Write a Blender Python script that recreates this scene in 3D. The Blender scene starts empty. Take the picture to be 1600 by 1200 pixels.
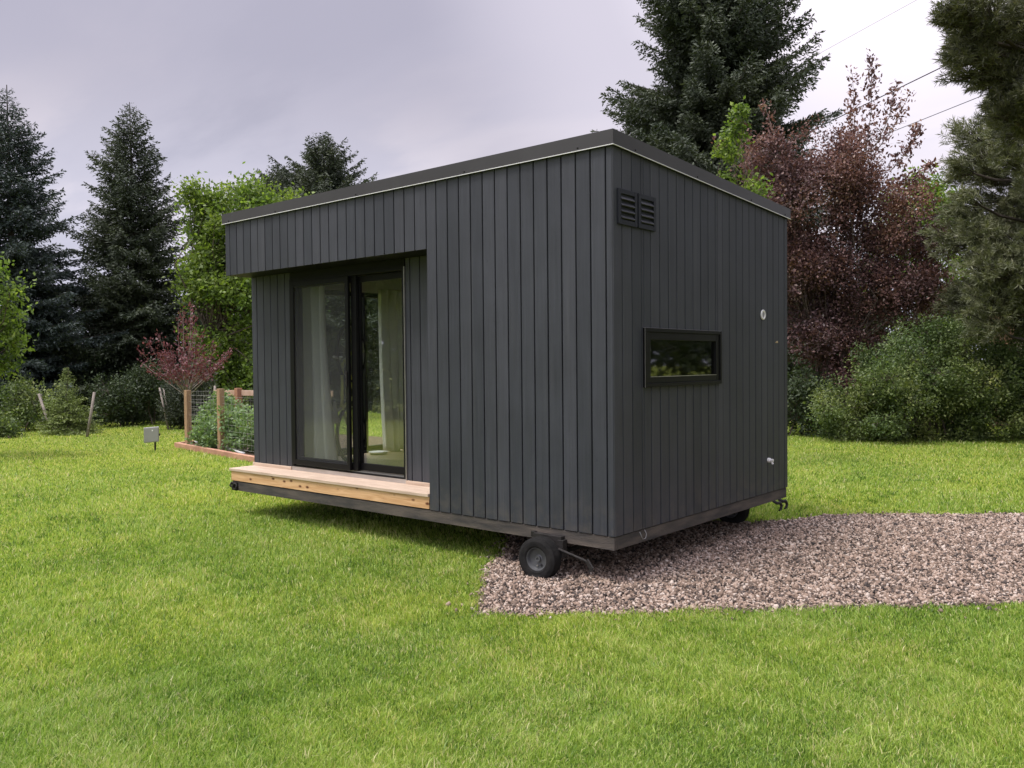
import bpy, math, random
import numpy as np
from mathutils import Vector, Matrix

sc = bpy.context.scene
COL = sc.collection
PI = math.pi
G = -0.26                      # height of the lawn; z = 0 is the underside of the cabin's chassis

# ---------------------------------------------------------------- camera
CAM = (3.333, -5.039, 1.335)
AX = np.array([[0.7630, 0.6463, -0.0094], [-0.6463, 0.7627, -0.0243], [-0.0085, 0.0246, 0.9997]])
cd = bpy.data.cameras.new('camera')
cam = bpy.data.objects.new('camera', cd); COL.objects.link(cam)
r_, f_, u_ = [Vector(a).normalized() for a in AX]
M = Matrix.Identity(4)
for i in range(3):
    M[i][0] = r_[i]; M[i][1] = u_[i]; M[i][2] = -f_[i]; M[i][3] = CAM[i]
cam.matrix_world = M
cd.sensor_width = 36; cd.lens = 30.0; cd.clip_start = 0.05; cd.clip_end = 2000
sc.camera = cam
sc.view_settings.view_transform = 'Standard'
sc.view_settings.look = 'None'
sc.view_settings.exposure = 0.55
sc.view_settings.gamma = 1.0

# ---------------------------------------------------------------- world and sun
SUN_EL, SUN_AZ = math.radians(68), math.radians(205)   # azimuth from +Y clockwise
w = bpy.data.worlds.new("World"); sc.world = w; w.use_nodes = True
nt = w.node_tree; nt.nodes.clear()
def N(t, typ, **k):
    n = t.nodes.new(typ)
    for a, b in k.items(): setattr(n, a, b)
    return n
def setin(n, **k):
    for a, b in k.items():
        n.inputs[a.replace('_', ' ')].default_value = b
def ramp(t, stops, fac=None, interp='LINEAR'):
    n = N(t, 'ShaderNodeValToRGB'); n.color_ramp.interpolation = interp
    e = n.color_ramp.elements
    while len(e) < len(stops): e.new(0.5)
    for x, (p, c) in zip(e, stops):
        x.position = p; x.color = (c, c, c, 1) if isinstance(c, (int, float)) else (*c, 1)
    if fac is not None: t.links.new(fac, n.inputs['Fac'])
    return n
def math_(t, op, a, b=None, clamp=False):
    n = N(t, 'ShaderNodeMath', operation=op); n.use_clamp = clamp
    for i, v in enumerate((a, b)):
        if v is None: continue
        if isinstance(v, (int, float)): n.inputs[i].default_value = v
        else: t.links.new(v, n.inputs[i])
    return n.outputs[0]
def mixc(t, fac, a, b, blend='MIX'):
    n = N(t, 'ShaderNodeMix', data_type='RGBA', blend_type=blend)
    for sock, v in ((n.inputs[0], fac), (n.inputs[6], a), (n.inputs[7], b)):
        if isinstance(v, (int, float)): sock.default_value = v
        elif isinstance(v, tuple): sock.default_value = (*v, 1)
        else: t.links.new(v, sock)
    return n.outputs[2]
def build_world(t):
    out = N(t, 'ShaderNodeOutputWorld'); bg = N(t, 'ShaderNodeBackground')
    sky = N(t, 'ShaderNodeTexSky', sky_type='NISHITA'); sky.sun_disc = False
    sky.sun_elevation = SUN_EL; sky.sun_rotation = SUN_AZ; sky.air_density = 1.4; sky.dust_density = 3
    tc = N(t, 'ShaderNodeTexCoord'); sep = N(t, 'ShaderNodeSeparateXYZ')
    t.links.new(tc.outputs['Generated'], sep.inputs[0])
    z = math_(t, 'MAXIMUM', sep.outputs[2], 0.0)
    # project the direction on a flat cloud deck
    inv = math_(t, 'DIVIDE', 1.0, math_(t, 'ADD', z, 0.16))
    cmb = N(t, 'ShaderNodeCombineXYZ')
    t.links.new(math_(t, 'MULTIPLY', sep.outputs[0], inv), cmb.inputs[0])
    t.links.new(math_(t, 'MULTIPLY', sep.outputs[1], inv), cmb.inputs[1])
    mp = N(t, 'ShaderNodeMapping'); setin(mp, Rotation=(0, 0, 0.75), Scale=(0.5, 0.95, 1), Location=(3.1, 1.7, 0))
    t.links.new(cmb.outputs[0], mp.inputs[0])
    nz = N(t, 'ShaderNodeTexNoise'); setin(nz, Scale=1.25, Detail=8.0, Roughness=0.52, Distortion=0.15)
    t.links.new(mp.outputs[0], nz.inputs[0])
    cl = ramp(t, [(0.38, (3.3, 3.2, 3.95)), (0.5, (4.4, 4.2, 4.95)), (0.61, (6.3, 5.75, 6.2))], nz.outputs[0], 'EASE')
    # bluish pale band low in the sky
    lowf = ramp(t, [(0.0, 1.0), (0.28, 0.0)], z)
    c1 = mixc(t, math_(t, 'MULTIPLY', lowf.outputs[0], 0.7), cl.outputs[0], (4.8, 4.9, 6.2))
    # one darker bank of cloud
    dk_ = N(t, 'ShaderNodeVectorMath', operation='DOT_PRODUCT')
    t.links.new(tc.outputs['Generated'], dk_.inputs[0]); dk_.inputs[1].default_value = (-0.72, 0.59, 0.36)
    zz = math_(t, 'ADD', z, math_(t, 'MULTIPLY', math_(t, 'SUBTRACT', nz.outputs[0], 0.5), 0.25))
    bk = math_(t, 'MULTIPLY', ramp(t, [(0.72, 0.0), (0.97, 1.0)], dk_.outputs['Value'], 'EASE').outputs[0], ramp(t, [(0.18, 0.0), (0.34, 1.0), (0.42, 1.0), (0.58, 0.0)], zz, 'EASE').outputs[0])
    c1 = mixc(t, math_(t, 'MULTIPLY', bk, 0.85), c1, (3.35, 3.2, 3.95))
    # thin bright patch of cloud
    dp = N(t, 'ShaderNodeVectorMath', operation='DOT_PRODUCT')
    t.links.new(tc.outputs['Generated'], dp.inputs[0]); dp.inputs[1].default_value = (-0.235, 0.85, 0.47)
    br = ramp(t, [(0.87, 0.0), (0.95, 0.32), (0.993, 1.0)], dp.outputs['Value'], 'EASE')
    c2 = mixc(t, br.outputs[0], c1, (8.2, 7.6, 8.4))
    # an overcast sky is brighter overhead
    zf = math_(t, 'ADD', 1.0, math_(t, 'MULTIPLY', ramp(t, [(0.42, 0.0), (0.95, 1.0)], z).outputs[0], ZENITH))
    # sky weighted brighter on the sun's side, added to keep the end wall darker
    side = math_(t, 'SUBTRACT', 1.0, math_(t, 'MULTIPLY', sep.outputs[0], 0.45))
    back = math_(t, 'MULTIPLY', math_(t, 'MAXIMUM', math_(t, 'MULTIPLY', sep.outputs[1], -1.0), 0.0), 0.6)
    hi = ramp(t, [(0.40, 0.0), (0.6, 1.0)], z)
    wgt = math_(t, 'ADD', back, math_(t, 'ADD', 1.0, math_(t, 'MULTIPLY', hi.outputs[0], math_(t, 'SUBTRACT', side, 1.0))))
    zf = math_(t, 'MULTIPLY', zf, wgt)
    vm = N(t, 'ShaderNodeVectorMath', operation='SCALE')
    t.links.new(c2, vm.inputs[0]); t.links.new(zf, vm.inputs['Scale'])
    fin = mixc(t, 0.06, vm.outputs[0], sky.outputs[0])
    t.links.new(fin, bg.inputs[0]); bg.inputs[1].default_value = 0.1
    t.links.new(bg.outputs[0], out.inputs[0])
ZENITH = 3.0
build_world(nt)
sd = bpy.data.lights.new('sun', 'SUN'); sd.energy = 2.3; sd.angle = math.radians(16); sd.color = (1, 0.95, 0.87)
sun = bpy.data.objects.new('sun', sd); COL.objects.link(sun)
sdir = Vector((math.sin(SUN_AZ) * math.cos(SUN_EL), math.cos(SUN_AZ) * math.cos(SUN_EL), math.sin(SUN_EL)))
sun.rotation_euler = sdir.to_track_quat('Z', 'Y').to_euler()

# ---------------------------------------------------------------- helpers
def at(px, dist, z=G):
    """point at a photo column and a distance along the view axis, at height z"""
    f = np.array(AX[1]); r = np.array(AX[0])
    p = np.array(CAM) + f * dist + r * dist * (px - 800) / 1333.4
    return np.array([p[0], p[1], z])
def hz(px, py, dist):
    """height of a photo row at a distance"""
    p = np.array(CAM) + dist * (AX[1] + AX[0] * (px - 800) / 1333.4 - AX[2] * (py - 600) / 1333.4)
    return float(p[2])
def tag(o, label=None, cat=None, group=None, kind=None):
    if label: o['label'] = label
    if cat: o['category'] = cat
    if group: o['group'] = group
    if kind: o['kind'] = kind
    return o
def empty(name, loc, label, cat, group=None):
    o = bpy.data.objects.new(name, None); COL.objects.link(o); o.location = loc; o.empty_display_size = 0.1
    return tag(o, label, cat, group)
def wloc(o):
    v = Vector((0, 0, 0))
    while o: v = v + o.location; o = o.parent
    return v
def link(name, me, mat, parent=None, origin=None):
    o = bpy.data.objects.new(name, me); COL.objects.link(o)
    me.materials.append(mat)
    base = Vector((0, 0, 0))
    if parent: o.parent = parent; base = wloc(parent)
    if origin is not None: o.location = Vector(origin) - base; base = Vector(origin)
    if base.length > 0: me.transform(Matrix.Translation(-base))
    return o
class MB:
    def __init__(s): s.v = []; s.f = []
    def add(s, v, f):
        n = len(s.v); s.v += [tuple(p) for p in v]; s.f += [tuple(i + n for i in q) for q in f]; return s
    def box(s, a, b):
        (x0, y0, z0), (x1, y1, z1) = a, b
        v = [(x0, y0, z0), (x1, y0, z0), (x1, y1, z0), (x0, y1, z0), (x0, y0, z1), (x1, y0, z1), (x1, y1, z1), (x0, y1, z1)]
        return s.add(v, [(3, 2, 1, 0), (4, 5, 6, 7), (0, 1, 5, 4), (1, 2, 6, 5), (2, 3, 7, 6), (3, 0, 4, 7)])
    def hexa(s, v): return s.add(v, [(3, 2, 1, 0), (4, 5, 6, 7), (0, 1, 5, 4), (1, 2, 6, 5), (2, 3, 7, 6), (3, 0, 4, 7)])
    def tube(s, pts, rad, n=8, cap=True):
        pts = [Vector(p) for p in pts]; m = len(pts)
        if not hasattr(rad, '__len__'): rad = [rad] * m
        d0 = (pts[1] - pts[0]).normalized()
        a = d0.orthogonal().normalized(); V = []
        for i, p in enumerate(pts):
            d = (pts[min(i + 1, m - 1)] - pts[max(i - 1, 0)]).normalized()
            a = (a - d * a.dot(d)).normalized(); b = d.cross(a)
            for k in range(n):
                t = 2 * PI * k / n; V.append(p + (a * math.cos(t) + b * math.sin(t)) * rad[i])
        F = [(i * n + k, i * n + (k + 1) % n, (i + 1) * n + (k + 1) % n, (i + 1) * n + k) for i in range(m - 1) for k in range(n)]
        if cap: F += [tuple(range(n))[::-1], tuple((m - 1) * n + k for k in range(n))]
        return s.add(V, F)
    def lathe(s, c, axis, prof, n=32, closed=False):
        """prof: list of (distance along axis, radius)"""
        c = Vector(c); ax = Vector(axis).normalized(); a = ax.orthogonal().normalized(); b = ax.cross(a); V = []
        for h, r in prof:
            for k in range(n):
                t = 2 * PI * k / n; V.append(c + ax * h + (a * math.cos(t) + b * math.sin(t)) * r)
        m = len(prof); F = [(i * n + k, i * n + (k + 1) % n, (i + 1) * n + (k + 1) % n, (i + 1) * n + k) for i in range(m - 1) for k in range(n)]
        if closed: F += [((m - 1) * n + k, (m - 1) * n + (k + 1) % n, (k + 1) % n, k) for k in range(n)]
        else: F += [tuple(range(n))[::-1], tuple((m - 1) * n + k for k in range(n))]
        return s.add(V, F)
    def beam(s, a, b, wd, h, up=(0, 0, 1)):
        """square bar from a to b"""
        a, b = Vector(a), Vector(b); d = (b - a).normalized(); u = Vector(up)
        if abs(d.dot(u)) > 0.95: u = Vector((0, 1, 0))
        sd_ = d.cross(u).normalized(); u = sd_.cross(d)
        V = [p + sd_ * (sx * wd / 2) + u * (sz * h / 2) for p in (a, b) for sx, sz in ((-1, -1), (1, -1), (1, 1), (-1, 1))]
        return s.add(V, [(3, 2, 1, 0), (4, 5, 6, 7), (0, 1, 5, 4), (1, 2, 6, 5), (2, 3, 7, 6), (3, 0, 4, 7)])
    def build(s, name, mat, parent=None, bevel=0, smooth=False, origin=None):
        me = bpy.data.meshes.new(name); me.from_pydata(s.v, [], s.f); me.update()
        if smooth: me.polygons.foreach_set('use_smooth', [True] * len(me.polygons))
        o = link(name, me, mat, parent, origin)
        if bevel:
            md = o.modifiers.new('bevel', 'BEVEL'); md.width = bevel; md.segments = 2; md.limit_method = 'ANGLE'; md.angle_limit = 0.7
        return o
def np_mesh(name, V, L, starts, mat, parent=None, tint=None, origin=None):
    me = bpy.data.meshes.new(name)
    V = np.ascontiguousarray(V, dtype=np.float32)
    me.vertices.add(len(V)); me.vertices.foreach_set('co', V.ravel())
    L = np.ascontiguousarray(L, dtype=np.int32).ravel()
    me.loops.add(len(L)); me.loops.foreach_set('vertex_index', L)
    me.polygons.add(len(starts)); me.polygons.foreach_set('loop_start', np.ascontiguousarray(starts, dtype=np.int32))
    if tint is not None:
        a = me.attributes.new('tint', 'FLOAT', 'FACE'); a.data.foreach_set('value', np.ascontiguousarray(tint, dtype=np.float32))
    me.update(calc_edges=True)
    return link(name, me, mat, parent, origin)
def quads(name, V4, mat, parent=None, tint=None, origin=None):
    n = len(V4)
    return np_mesh(name, V4.reshape(-1, 3), np.arange(4 * n), np.arange(n) * 4, mat, parent, tint, origin)
def unit(a): return a / (np.linalg.norm(a, axis=-1, keepdims=True) + 1e-9)
def leaf_quads(C, A, L, W, rng, wide=0.5):
    """rhombic leaves: base C, unit axis A, length L, width W"""
    S = unit(np.cross(A, unit(rng.normal(size=A.shape))))
    L = L[:, None]; W = W[:, None]
    return np.stack([C, C + A * L * wide + S * W / 2, C + A * L, C + A * L * wide - S * W / 2], 1)

# ---------------------------------------------------------------- materials
MATS = {}
def principled(name, col, rough=0.6, metal=0.0, bump=0.0, bscale=40.0, var=0.0, vscale=3.0, col2=None, spec=0.5, stretch=None):
    if name in MATS: return MATS[name]
    m = bpy.data.materials.new(name); m.use_nodes = True; t = m.node_tree
    b = t.nodes['Principled BSDF']
    b.inputs['Base Color'].default_value = (*col, 1); b.inputs['Roughness'].default_value = rough
    b.inputs['Metallic'].default_value = metal; b.inputs['Specular IOR Level'].default_value = spec
    if var or bump or col2:
        tc = N(t, 'ShaderNodeTexCoord'); src = tc.outputs['Object']
        if stretch:
            mp = N(t, 'ShaderNodeMapping'); mp.inputs['Scale'].default_value = stretch
            t.links.new(src, mp.inputs[0]); src = mp.outputs[0]
        nz = N(t, 'ShaderNodeTexNoise'); setin(nz, Scale=vscale, Detail=6.0, Roughness=0.6); t.links.new(src, nz.inputs[0])
        c2 = col2 or tuple(c * (1 - var) for c in col)
        rp = ramp(t, [(0.35, c2), (0.65, col)], nz.outputs[0]); t.links.new(rp.outputs[0], b.inputs['Base Color'])
        if bump:
            n2 = N(t, 'ShaderNodeTexNoise'); setin(n2, Scale=bscale, Detail=4.0); t.links.new(src, n2.inputs[0])
            bp = N(t, 'ShaderNodeBump'); bp.inputs['Strength'].default_value = bump; bp.inputs['Distance'].default_value = 0.01
            t.links.new(n2.outputs[0], bp.inputs['Height']); t.links.new(bp.outputs[0], b.inputs['Normal'])
    MATS[name] = m; return m
def leafmat(name, cols, rough=0.5, trans=0.35, patch=None, pscale=0.5, spec=0.3, tcol=(1.25, 1.35, 0.6)):
    """foliage: face attribute tint picks the colour; a broad noise shifts it patch by patch"""
    if name in MATS: return MATS[name]
    m = bpy.data.materials.new(name); m.use_nodes = True; t = m.node_tree
    b = t.nodes['Principled BSDF']; out = t.nodes['Material Output']
    at_ = N(t, 'ShaderNodeAttribute', attribute_name='tint', attribute_type='GEOMETRY')
    k = len(cols) - 1
    rp = ramp(t, [(i / k, c) for i, c in enumerate(cols)], at_.outputs['Fac'])
    col = rp.outputs[0]
    if patch:
        tc = N(t, 'ShaderNodeTexCoord'); nz = N(t, 'ShaderNodeTexNoise'); setin(nz, Scale=pscale, Detail=3.0, Roughness=0.6)
        t.links.new(tc.outputs['Object'], nz.inputs[0])
        pr = ramp(t, [(0.35, patch[0]), (0.5, patch[1]), (0.65, patch[2])], nz.outputs[0])
        col = mixc(t, 1.0, col, pr.outputs[0], 'MULTIPLY')
    t.links.new(col, b.inputs['Base Color'])
    b.inputs['Roughness'].default_value = rough; b.inputs['Specular IOR Level'].default_value = spec
    if trans:
        tr = N(t, 'ShaderNodeBsdfTranslucent'); mx = N(t, 'ShaderNodeMixShader'); mx.inputs[0].default_value = trans
        t.links.new(mixc(t, 1.0, col, tcol, 'MULTIPLY'), tr.inputs[0])
        t.links.new(b.outputs[0], mx.inputs[1]); t.links.new(tr.outputs[0], mx.inputs[2]); t.links.new(mx.outputs[0], out.inputs[0])
    MATS[name] = m; return m
def glassmat(name, refl=1.0, tint=(0.93, 0.96, 0.94), rough=0.0, ior=2.3):
    if name in MATS: return MATS[name]
    m = bpy.data.materials.new(name); m.use_nodes = True; t = m.node_tree; t.nodes.clear()
    out = N(t, 'ShaderNodeOutputMaterial'); tr = N(t, 'ShaderNodeBsdfTransparent'); tr.inputs[0].default_value = (*tint, 1)
    gl = N(t, 'ShaderNodeBsdfGlossy'); gl.inputs['Roughness'].default_value = rough; gl.inputs[0].default_value = (refl, refl, refl, 1)
    fr = N(t, 'ShaderNodeFresnel'); fr.inputs[0].default_value = ior
    mx = N(t, 'ShaderNodeMixShader'); ge = N(t, 'ShaderNodeNewGeometry')
    t.links.new(math_(t, 'MULTIPLY', fr.outputs[0], math_(t, 'SUBTRACT', 1.0, ge.outputs['Backfacing'])), mx.inputs[0])
    t.links.new(tr.outputs[0], mx.inputs[1]); t.links.new(gl.outputs[0], mx.inputs[2]); t.links.new(mx.outputs[0], out.inputs[0])
    MATS[name] = m; return m
def cladding_material():
    m = bpy.data.materials.new('charcoal_stained_boards'); m.use_nodes = True; t = m.node_tree
    b = t.nodes['Principled BSDF']
    tc = N(t, 'ShaderNodeTexCoord'); at_ = N(t, 'ShaderNodeAttribute', attribute_name='tint', attribute_type='GEOMETRY')
    mp = N(t, 'ShaderNodeMapping'); mp.inputs['Scale'].default_value = (60, 60, 1.6); t.links.new(tc.outputs['Object'], mp.inputs[0])
    gr = N(t, 'ShaderNodeTexNoise'); setin(gr, Scale=1.0, Detail=6.0, Roughness=0.65); t.links.new(mp.outputs[0], gr.inputs[0])
    bl = N(t, 'ShaderNodeTexNoise'); setin(bl, Scale=2.2, Detail=5.0, Roughness=0.6); t.links.new(tc.outputs['Object'], bl.inputs[0])
    base = ramp(t, [(0.0, (0.0275, 0.0305, 0.039)), (0.5, (0.034, 0.0372, 0.0465)), (1.0, (0.041, 0.0435, 0.054))], at_.outputs['Fac'])
    g = ramp(t, [(0.3, 0.80), (0.7, 1.16)], gr.outputs[0]); g2 = ramp(t, [(0.3, 0.84), (0.7, 1.14)], bl.outputs[0])
    c = mixc(t, 1.0, mixc(t, 1.0, base.outputs[0], g.outputs[0], 'MULTIPLY'), g2.outputs[0], 'MULTIPLY')
    # small knots and pin marks
    vo = N(t, 'ShaderNodeTexVoronoi'); setin(vo, Scale=6.5); mp2 = N(t, 'ShaderNodeMapping'); mp2.inputs['Scale'].default_value = (1, 1, 0.6)
    t.links.new(tc.outputs['Object'], mp2.inputs[0]); t.links.new(mp2.outputs[0], vo.inputs['Vector'])
    kn = ramp(t, [(0.0, 0.45), (0.05, 1.0)], vo.outputs['Distance'])
    c = mixc(t, 1.0, c, kn.outputs[0], 'MULTIPLY')
    # rain-splashed dirt on the lowest hand's breadth of the boards, and faint drip streaks
    sp = N(t, 'ShaderNodeSeparateXYZ'); t.links.new(tc.outputs['Object'], sp.inputs[0])
    low = ramp(t, [(0.10, 0.8), (0.42, 0.0)], sp.outputs[2])
    dn = N(t, 'ShaderNodeTexNoise'); setin(dn, Scale=9.0, Detail=6.0, Roughness=0.7); t.links.new(tc.outputs['Object'], dn.inputs[0])
    c = mixc(t, math_(t, 'MULTIPLY', low.outputs[0], ramp(t, [(0.45, 0.0), (0.7, 0.6)], dn.outputs[0]).outputs[0]), c, (0.10, 0.085, 0.068))
    mp3 = N(t, 'ShaderNodeMapping'); mp3.inputs['Scale'].default_value = (14, 14, 0.5); t.links.new(tc.outputs['Object'], mp3.inputs[0])
    ds = N(t, 'ShaderNodeTexNoise'); setin(ds, Scale=1.0, Detail=4.0); t.links.new(mp3.outputs[0], ds.inputs[0])
    c = mixc(t, ramp(t, [(0.60, 0.0), (0.78, 0.16)], ds.outputs[0]).outputs[0], c, (0.12, 0.12, 0.12))
    t.links.new(c, b.inputs['Base Color'])
    t.links.new(math_(t, 'ADD', 0.42, math_(t, 'MULTIPLY', gr.outputs[0], 0.25)), b.inputs['Roughness'])
    b.inputs['Specular IOR Level'].default_value = 0.45
    bp = N(t, 'ShaderNodeBump'); bp.inputs['Strength'].default_value = 0.35; bp.inputs['Distance'].default_value = 0.004
    t.links.new(gr.outputs[0], bp.inputs['Height']); t.links.new(bp.outputs[0], b.inputs['Normal'])
    return m
M_CLAD = cladding_material()
M_BACK = principled('black_wall_paper', (0.008, 0.008, 0.009), 0.9)
M_FLASH = principled('dark_metal_flashing', (0.062, 0.060, 0.060), 0.42, 0.35, 0.08, 3.0, 0.18, 1.2)
M_DRIP = principled('pale_drip_edge', (0.75, 0.75, 0.75), 0.4, 0.2)
M_BLACK = principled('black_window_frame', (0.0055, 0.0055, 0.006), 0.45, 0, 0.05, 60, spec=0.18)
M_VENT = principled('charcoal_vent_plastic', (0.014, 0.016, 0.022), 0.5, spec=0.3)
M_ALU = principled('brushed_aluminium', (0.55, 0.53, 0.52), 0.35, 0.8, 0.05, 50, 0.2)
M_FRAME = principled('weathered_chassis_timber', (0.095, 0.078, 0.064), 0.75, 0, 0.4, 30, 0.0, 2.5, (0.030, 0.028, 0.027), stretch=(1, 1, 6))
M_CEDAR = principled('red_cedar_board', (0.58, 0.46, 0.35), 0.6, 0, 0.15, 40, 0, 3.0, (0.44, 0.33, 0.245), stretch=(1.2, 14, 14))
def knotty():
    m = bpy.data.materials.new('knotty_pine_board'); m.use_nodes = True; t = m.node_tree; b = t.nodes['Principled BSDF']
    tc = N(t, 'ShaderNodeTexCoord'); mp = N(t, 'ShaderNodeMapping'); mp.inputs['Scale'].default_value = (1.0, 12, 12)
    t.links.new(tc.outputs['Object'], mp.inputs[0])
    nz = N(t, 'ShaderNodeTexNoise'); setin(nz, Scale=2.5, Detail=6.0, Distortion=1.0); t.links.new(mp.outputs[0], nz.inputs[0])
    c = ramp(t, [(0.3, (0.46, 0.25, 0.11)), (0.6, (0.66, 0.42, 0.22))], nz.outputs[0])
    mp2 = N(t, 'ShaderNodeMapping'); mp2.inputs['Scale'].default_value = (6.5, 6, 13); mp2.inputs['Location'].default_value = (0.3, 0, 0.4)
    t.links.new(tc.outputs['Object'], mp2.inputs[0])
    vo = N(t, 'ShaderNodeTexVoronoi'); setin(vo, Scale=1.0); t.links.new(mp2.outputs[0], vo.inputs['Vector'])
    k = ramp(t, [(0.09, (0.16, 0.06, 0.025)), (0.22, (1, 1, 1))], vo.outputs['Distance'])
    t.links.new(mixc(t, 1.0, c.outputs[0], k.outputs[0], 'MULTIPLY'), b.inputs['Base Color']); b.inputs['Roughness'].default_value = 0.6
    return m
M_PINE = knotty()
M_RUBBER = principled('dusty_tyre_rubber', (0.020, 0.019, 0.018), 0.85, 0, 0.3, 60, 0, 12.0, (0.008, 0.008, 0.008), spec=0.2)
M_MUD = principled('dried_mud_on_tyre', (0.10, 0.085, 0.07), 0.95, 0, 0.5, 50, 0.5, 20)
M_RIM = principled('grey_painted_rim', (0.11, 0.115, 0.12), 0.45, 0.3, 0.05, 30, 0.3, 12)
M_STEEL = principled('dark_rusty_steel', (0.035, 0.032, 0.03), 0.6, 0.5, 0.3, 60, 0.4, 15)
M_INT = principled('pale_interior_lining', (0.48, 0.45, 0.40), 0.8, 0, 0, 1, 0.08)
M_FLOOR = principled('pale_oak_floor', (0.50, 0.38, 0.25), 0.45, 0, 0.05, 20, 0.15, 2.0, stretch=(1, 10, 1))
M_GLASS = glassmat('door_glass')
M_GLASS2 = glassmat('window_glass_dark', 1.0, (0.35, 0.38, 0.36), 0.035, 2.0)
M_SCREEN = None
def screenmat():
    m = bpy.data.materials.new('insect_screen_mesh'); m.use_nodes = True; t = m.node_tree; t.nodes.clear()
    out = N(t, 'ShaderNodeOutputMaterial'); tr = N(t, 'ShaderNodeBsdfTransparent'); df = N(t, 'ShaderNodeBsdfDiffuse'); df.inputs[0].default_value = (0.07, 0.072, 0.072, 1)
    mx = N(t, 'ShaderNodeMixShader'); mx.inputs[0].default_value = 0.26
    t.links.new(tr.outputs[0], mx.inputs[1]); t.links.new(df.outputs[0], mx.inputs[2]); t.links.new(mx.outputs[0], out.inputs[0]); return m
M_SCREEN = screenmat()
M_CURT = None
def curtmat():
    m = bpy.data.materials.new('sage_grey_linen'); m.use_nodes = True; t = m.node_tree; t.nodes.clear()
    out = N(t, 'ShaderNodeOutputMaterial'); df = N(t, 'ShaderNodeBsdfDiffuse'); df.inputs[0].default_value = (0.88, 0.87, 0.86, 1)
    tr = N(t, 'ShaderNodeBsdfTranslucent'); tr.inputs[0].default_value = (0.72, 0.73, 0.70, 1); mx = N(t, 'ShaderNodeMixShader'); mx.inputs[0].default_value = 0.3
    t.links.new(df.outputs[0], mx.inputs[1]); t.links.new(tr.outputs[0], mx.inputs[2]); t.links.new(mx.outputs[0], out.inputs[0]); return m
M_CURT = curtmat()

# ================================================================ GROUND
def ground_material():
    m = bpy.data.materials.new('lawn_soil'); m.use_nodes = True; t = m.node_tree; b = t.nodes['Principled BSDF']
    tc = N(t, 'ShaderNodeTexCoord'); n1 = N(t, 'ShaderNodeTexNoise'); setin(n1, Scale=0.35, Detail=5.0); n2 = N(t, 'ShaderNodeTexNoise'); setin(n2, Scale=14.0, Detail=6.0, Roughness=0.7)
    t.links.new(tc.outputs['Object'], n1.inputs[0]); t.links.new(tc.outputs['Object'], n2.inputs[0])
    a = ramp(t, [(0.35, (0.15, 0.20, 0.035)), (0.65, (0.23, 0.27, 0.045))], n1.outputs[0])
    c = ramp(t, [(0.3, (0.5, 0.5, 0.5)), (0.7, (1.2, 1.15, 1.0))], n2.outputs[0])
    t.links.new(mixc(t, 1.0, a.outputs[0], c.outputs[0], 'MULTIPLY'), b.inputs['Base Color']); b.inputs['Roughness'].default_value = 0.95
    b.inputs['Specular IOR Level'].default_value = 0.1
    return m
gm = MB(); gs = 300
gm.add([(-gs, -gs, G), (gs, -gs, G), (gs, gs, G), (-gs, gs, G)], [(0, 1, 2, 3)])
tag(gm.build('ground', ground_material()), 'flat lawn ground under the grass', None, None, 'structure')
POLY = [(-0.33, -1.12), (0.48, -0.44), (1.4, 0.42), (2.3, 1.28), (4.2, 2.95), (7.2, 5.6), (5.2, 8.2), (3.3, 6.4), (1.75, 4.95), (0.95, 4.3), (0.15, 3.66), (-0.2, 2.82), (-2.4, 1.75), (-1.75, 0.9), (-1.14, 0.0), (-0.86, -0.42), (-0.58, -0.83)]
def inside(P, poly, wob=0.0):
    x, y = P[:, 0], P[:, 1]
    if wob:
        x = x + wob * (np.sin(y * 7.1 + x * 3.3) + 0.6 * np.sin(y * 17.3 - x * 11.0)); y = y + wob * (np.sin(x * 6.3 + 1.2) + 0.6 * np.sin(x * 19.0 + y * 9.0))
    r = np.zeros(len(P), bool); n = len(poly)
    for i in range(n):
        (x0, y0), (x1, y1) = poly[i], poly[(i + 1) % n]
        c = ((y0 > y) != (y1 > y)) & (x < (x1 - x0) * (y - y0) / (y1 - y0 + 1e-12) + x0); r ^= c
    return r
gb = MB(); pts = []
n = len(POLY)
for i in range(n):
    a, b = np.array(POLY[i]), np.array(POLY[(i + 1) % n])
    for k in range(4): pts.append(a + (b - a) * k / 4)
gb.add([(p[0], p[1], G + 0.006) for p in pts], [tuple(range(len(pts)))])
tag(gb.build('gravel', principled('gravel_bed_grit', (0.13, 0.10, 0.085), 0.95, 0, 1.0, 60, 0, 45, (0.03, 0.024, 0.022))), 'pinkish gravel pad', None, None, 'structure')

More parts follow.
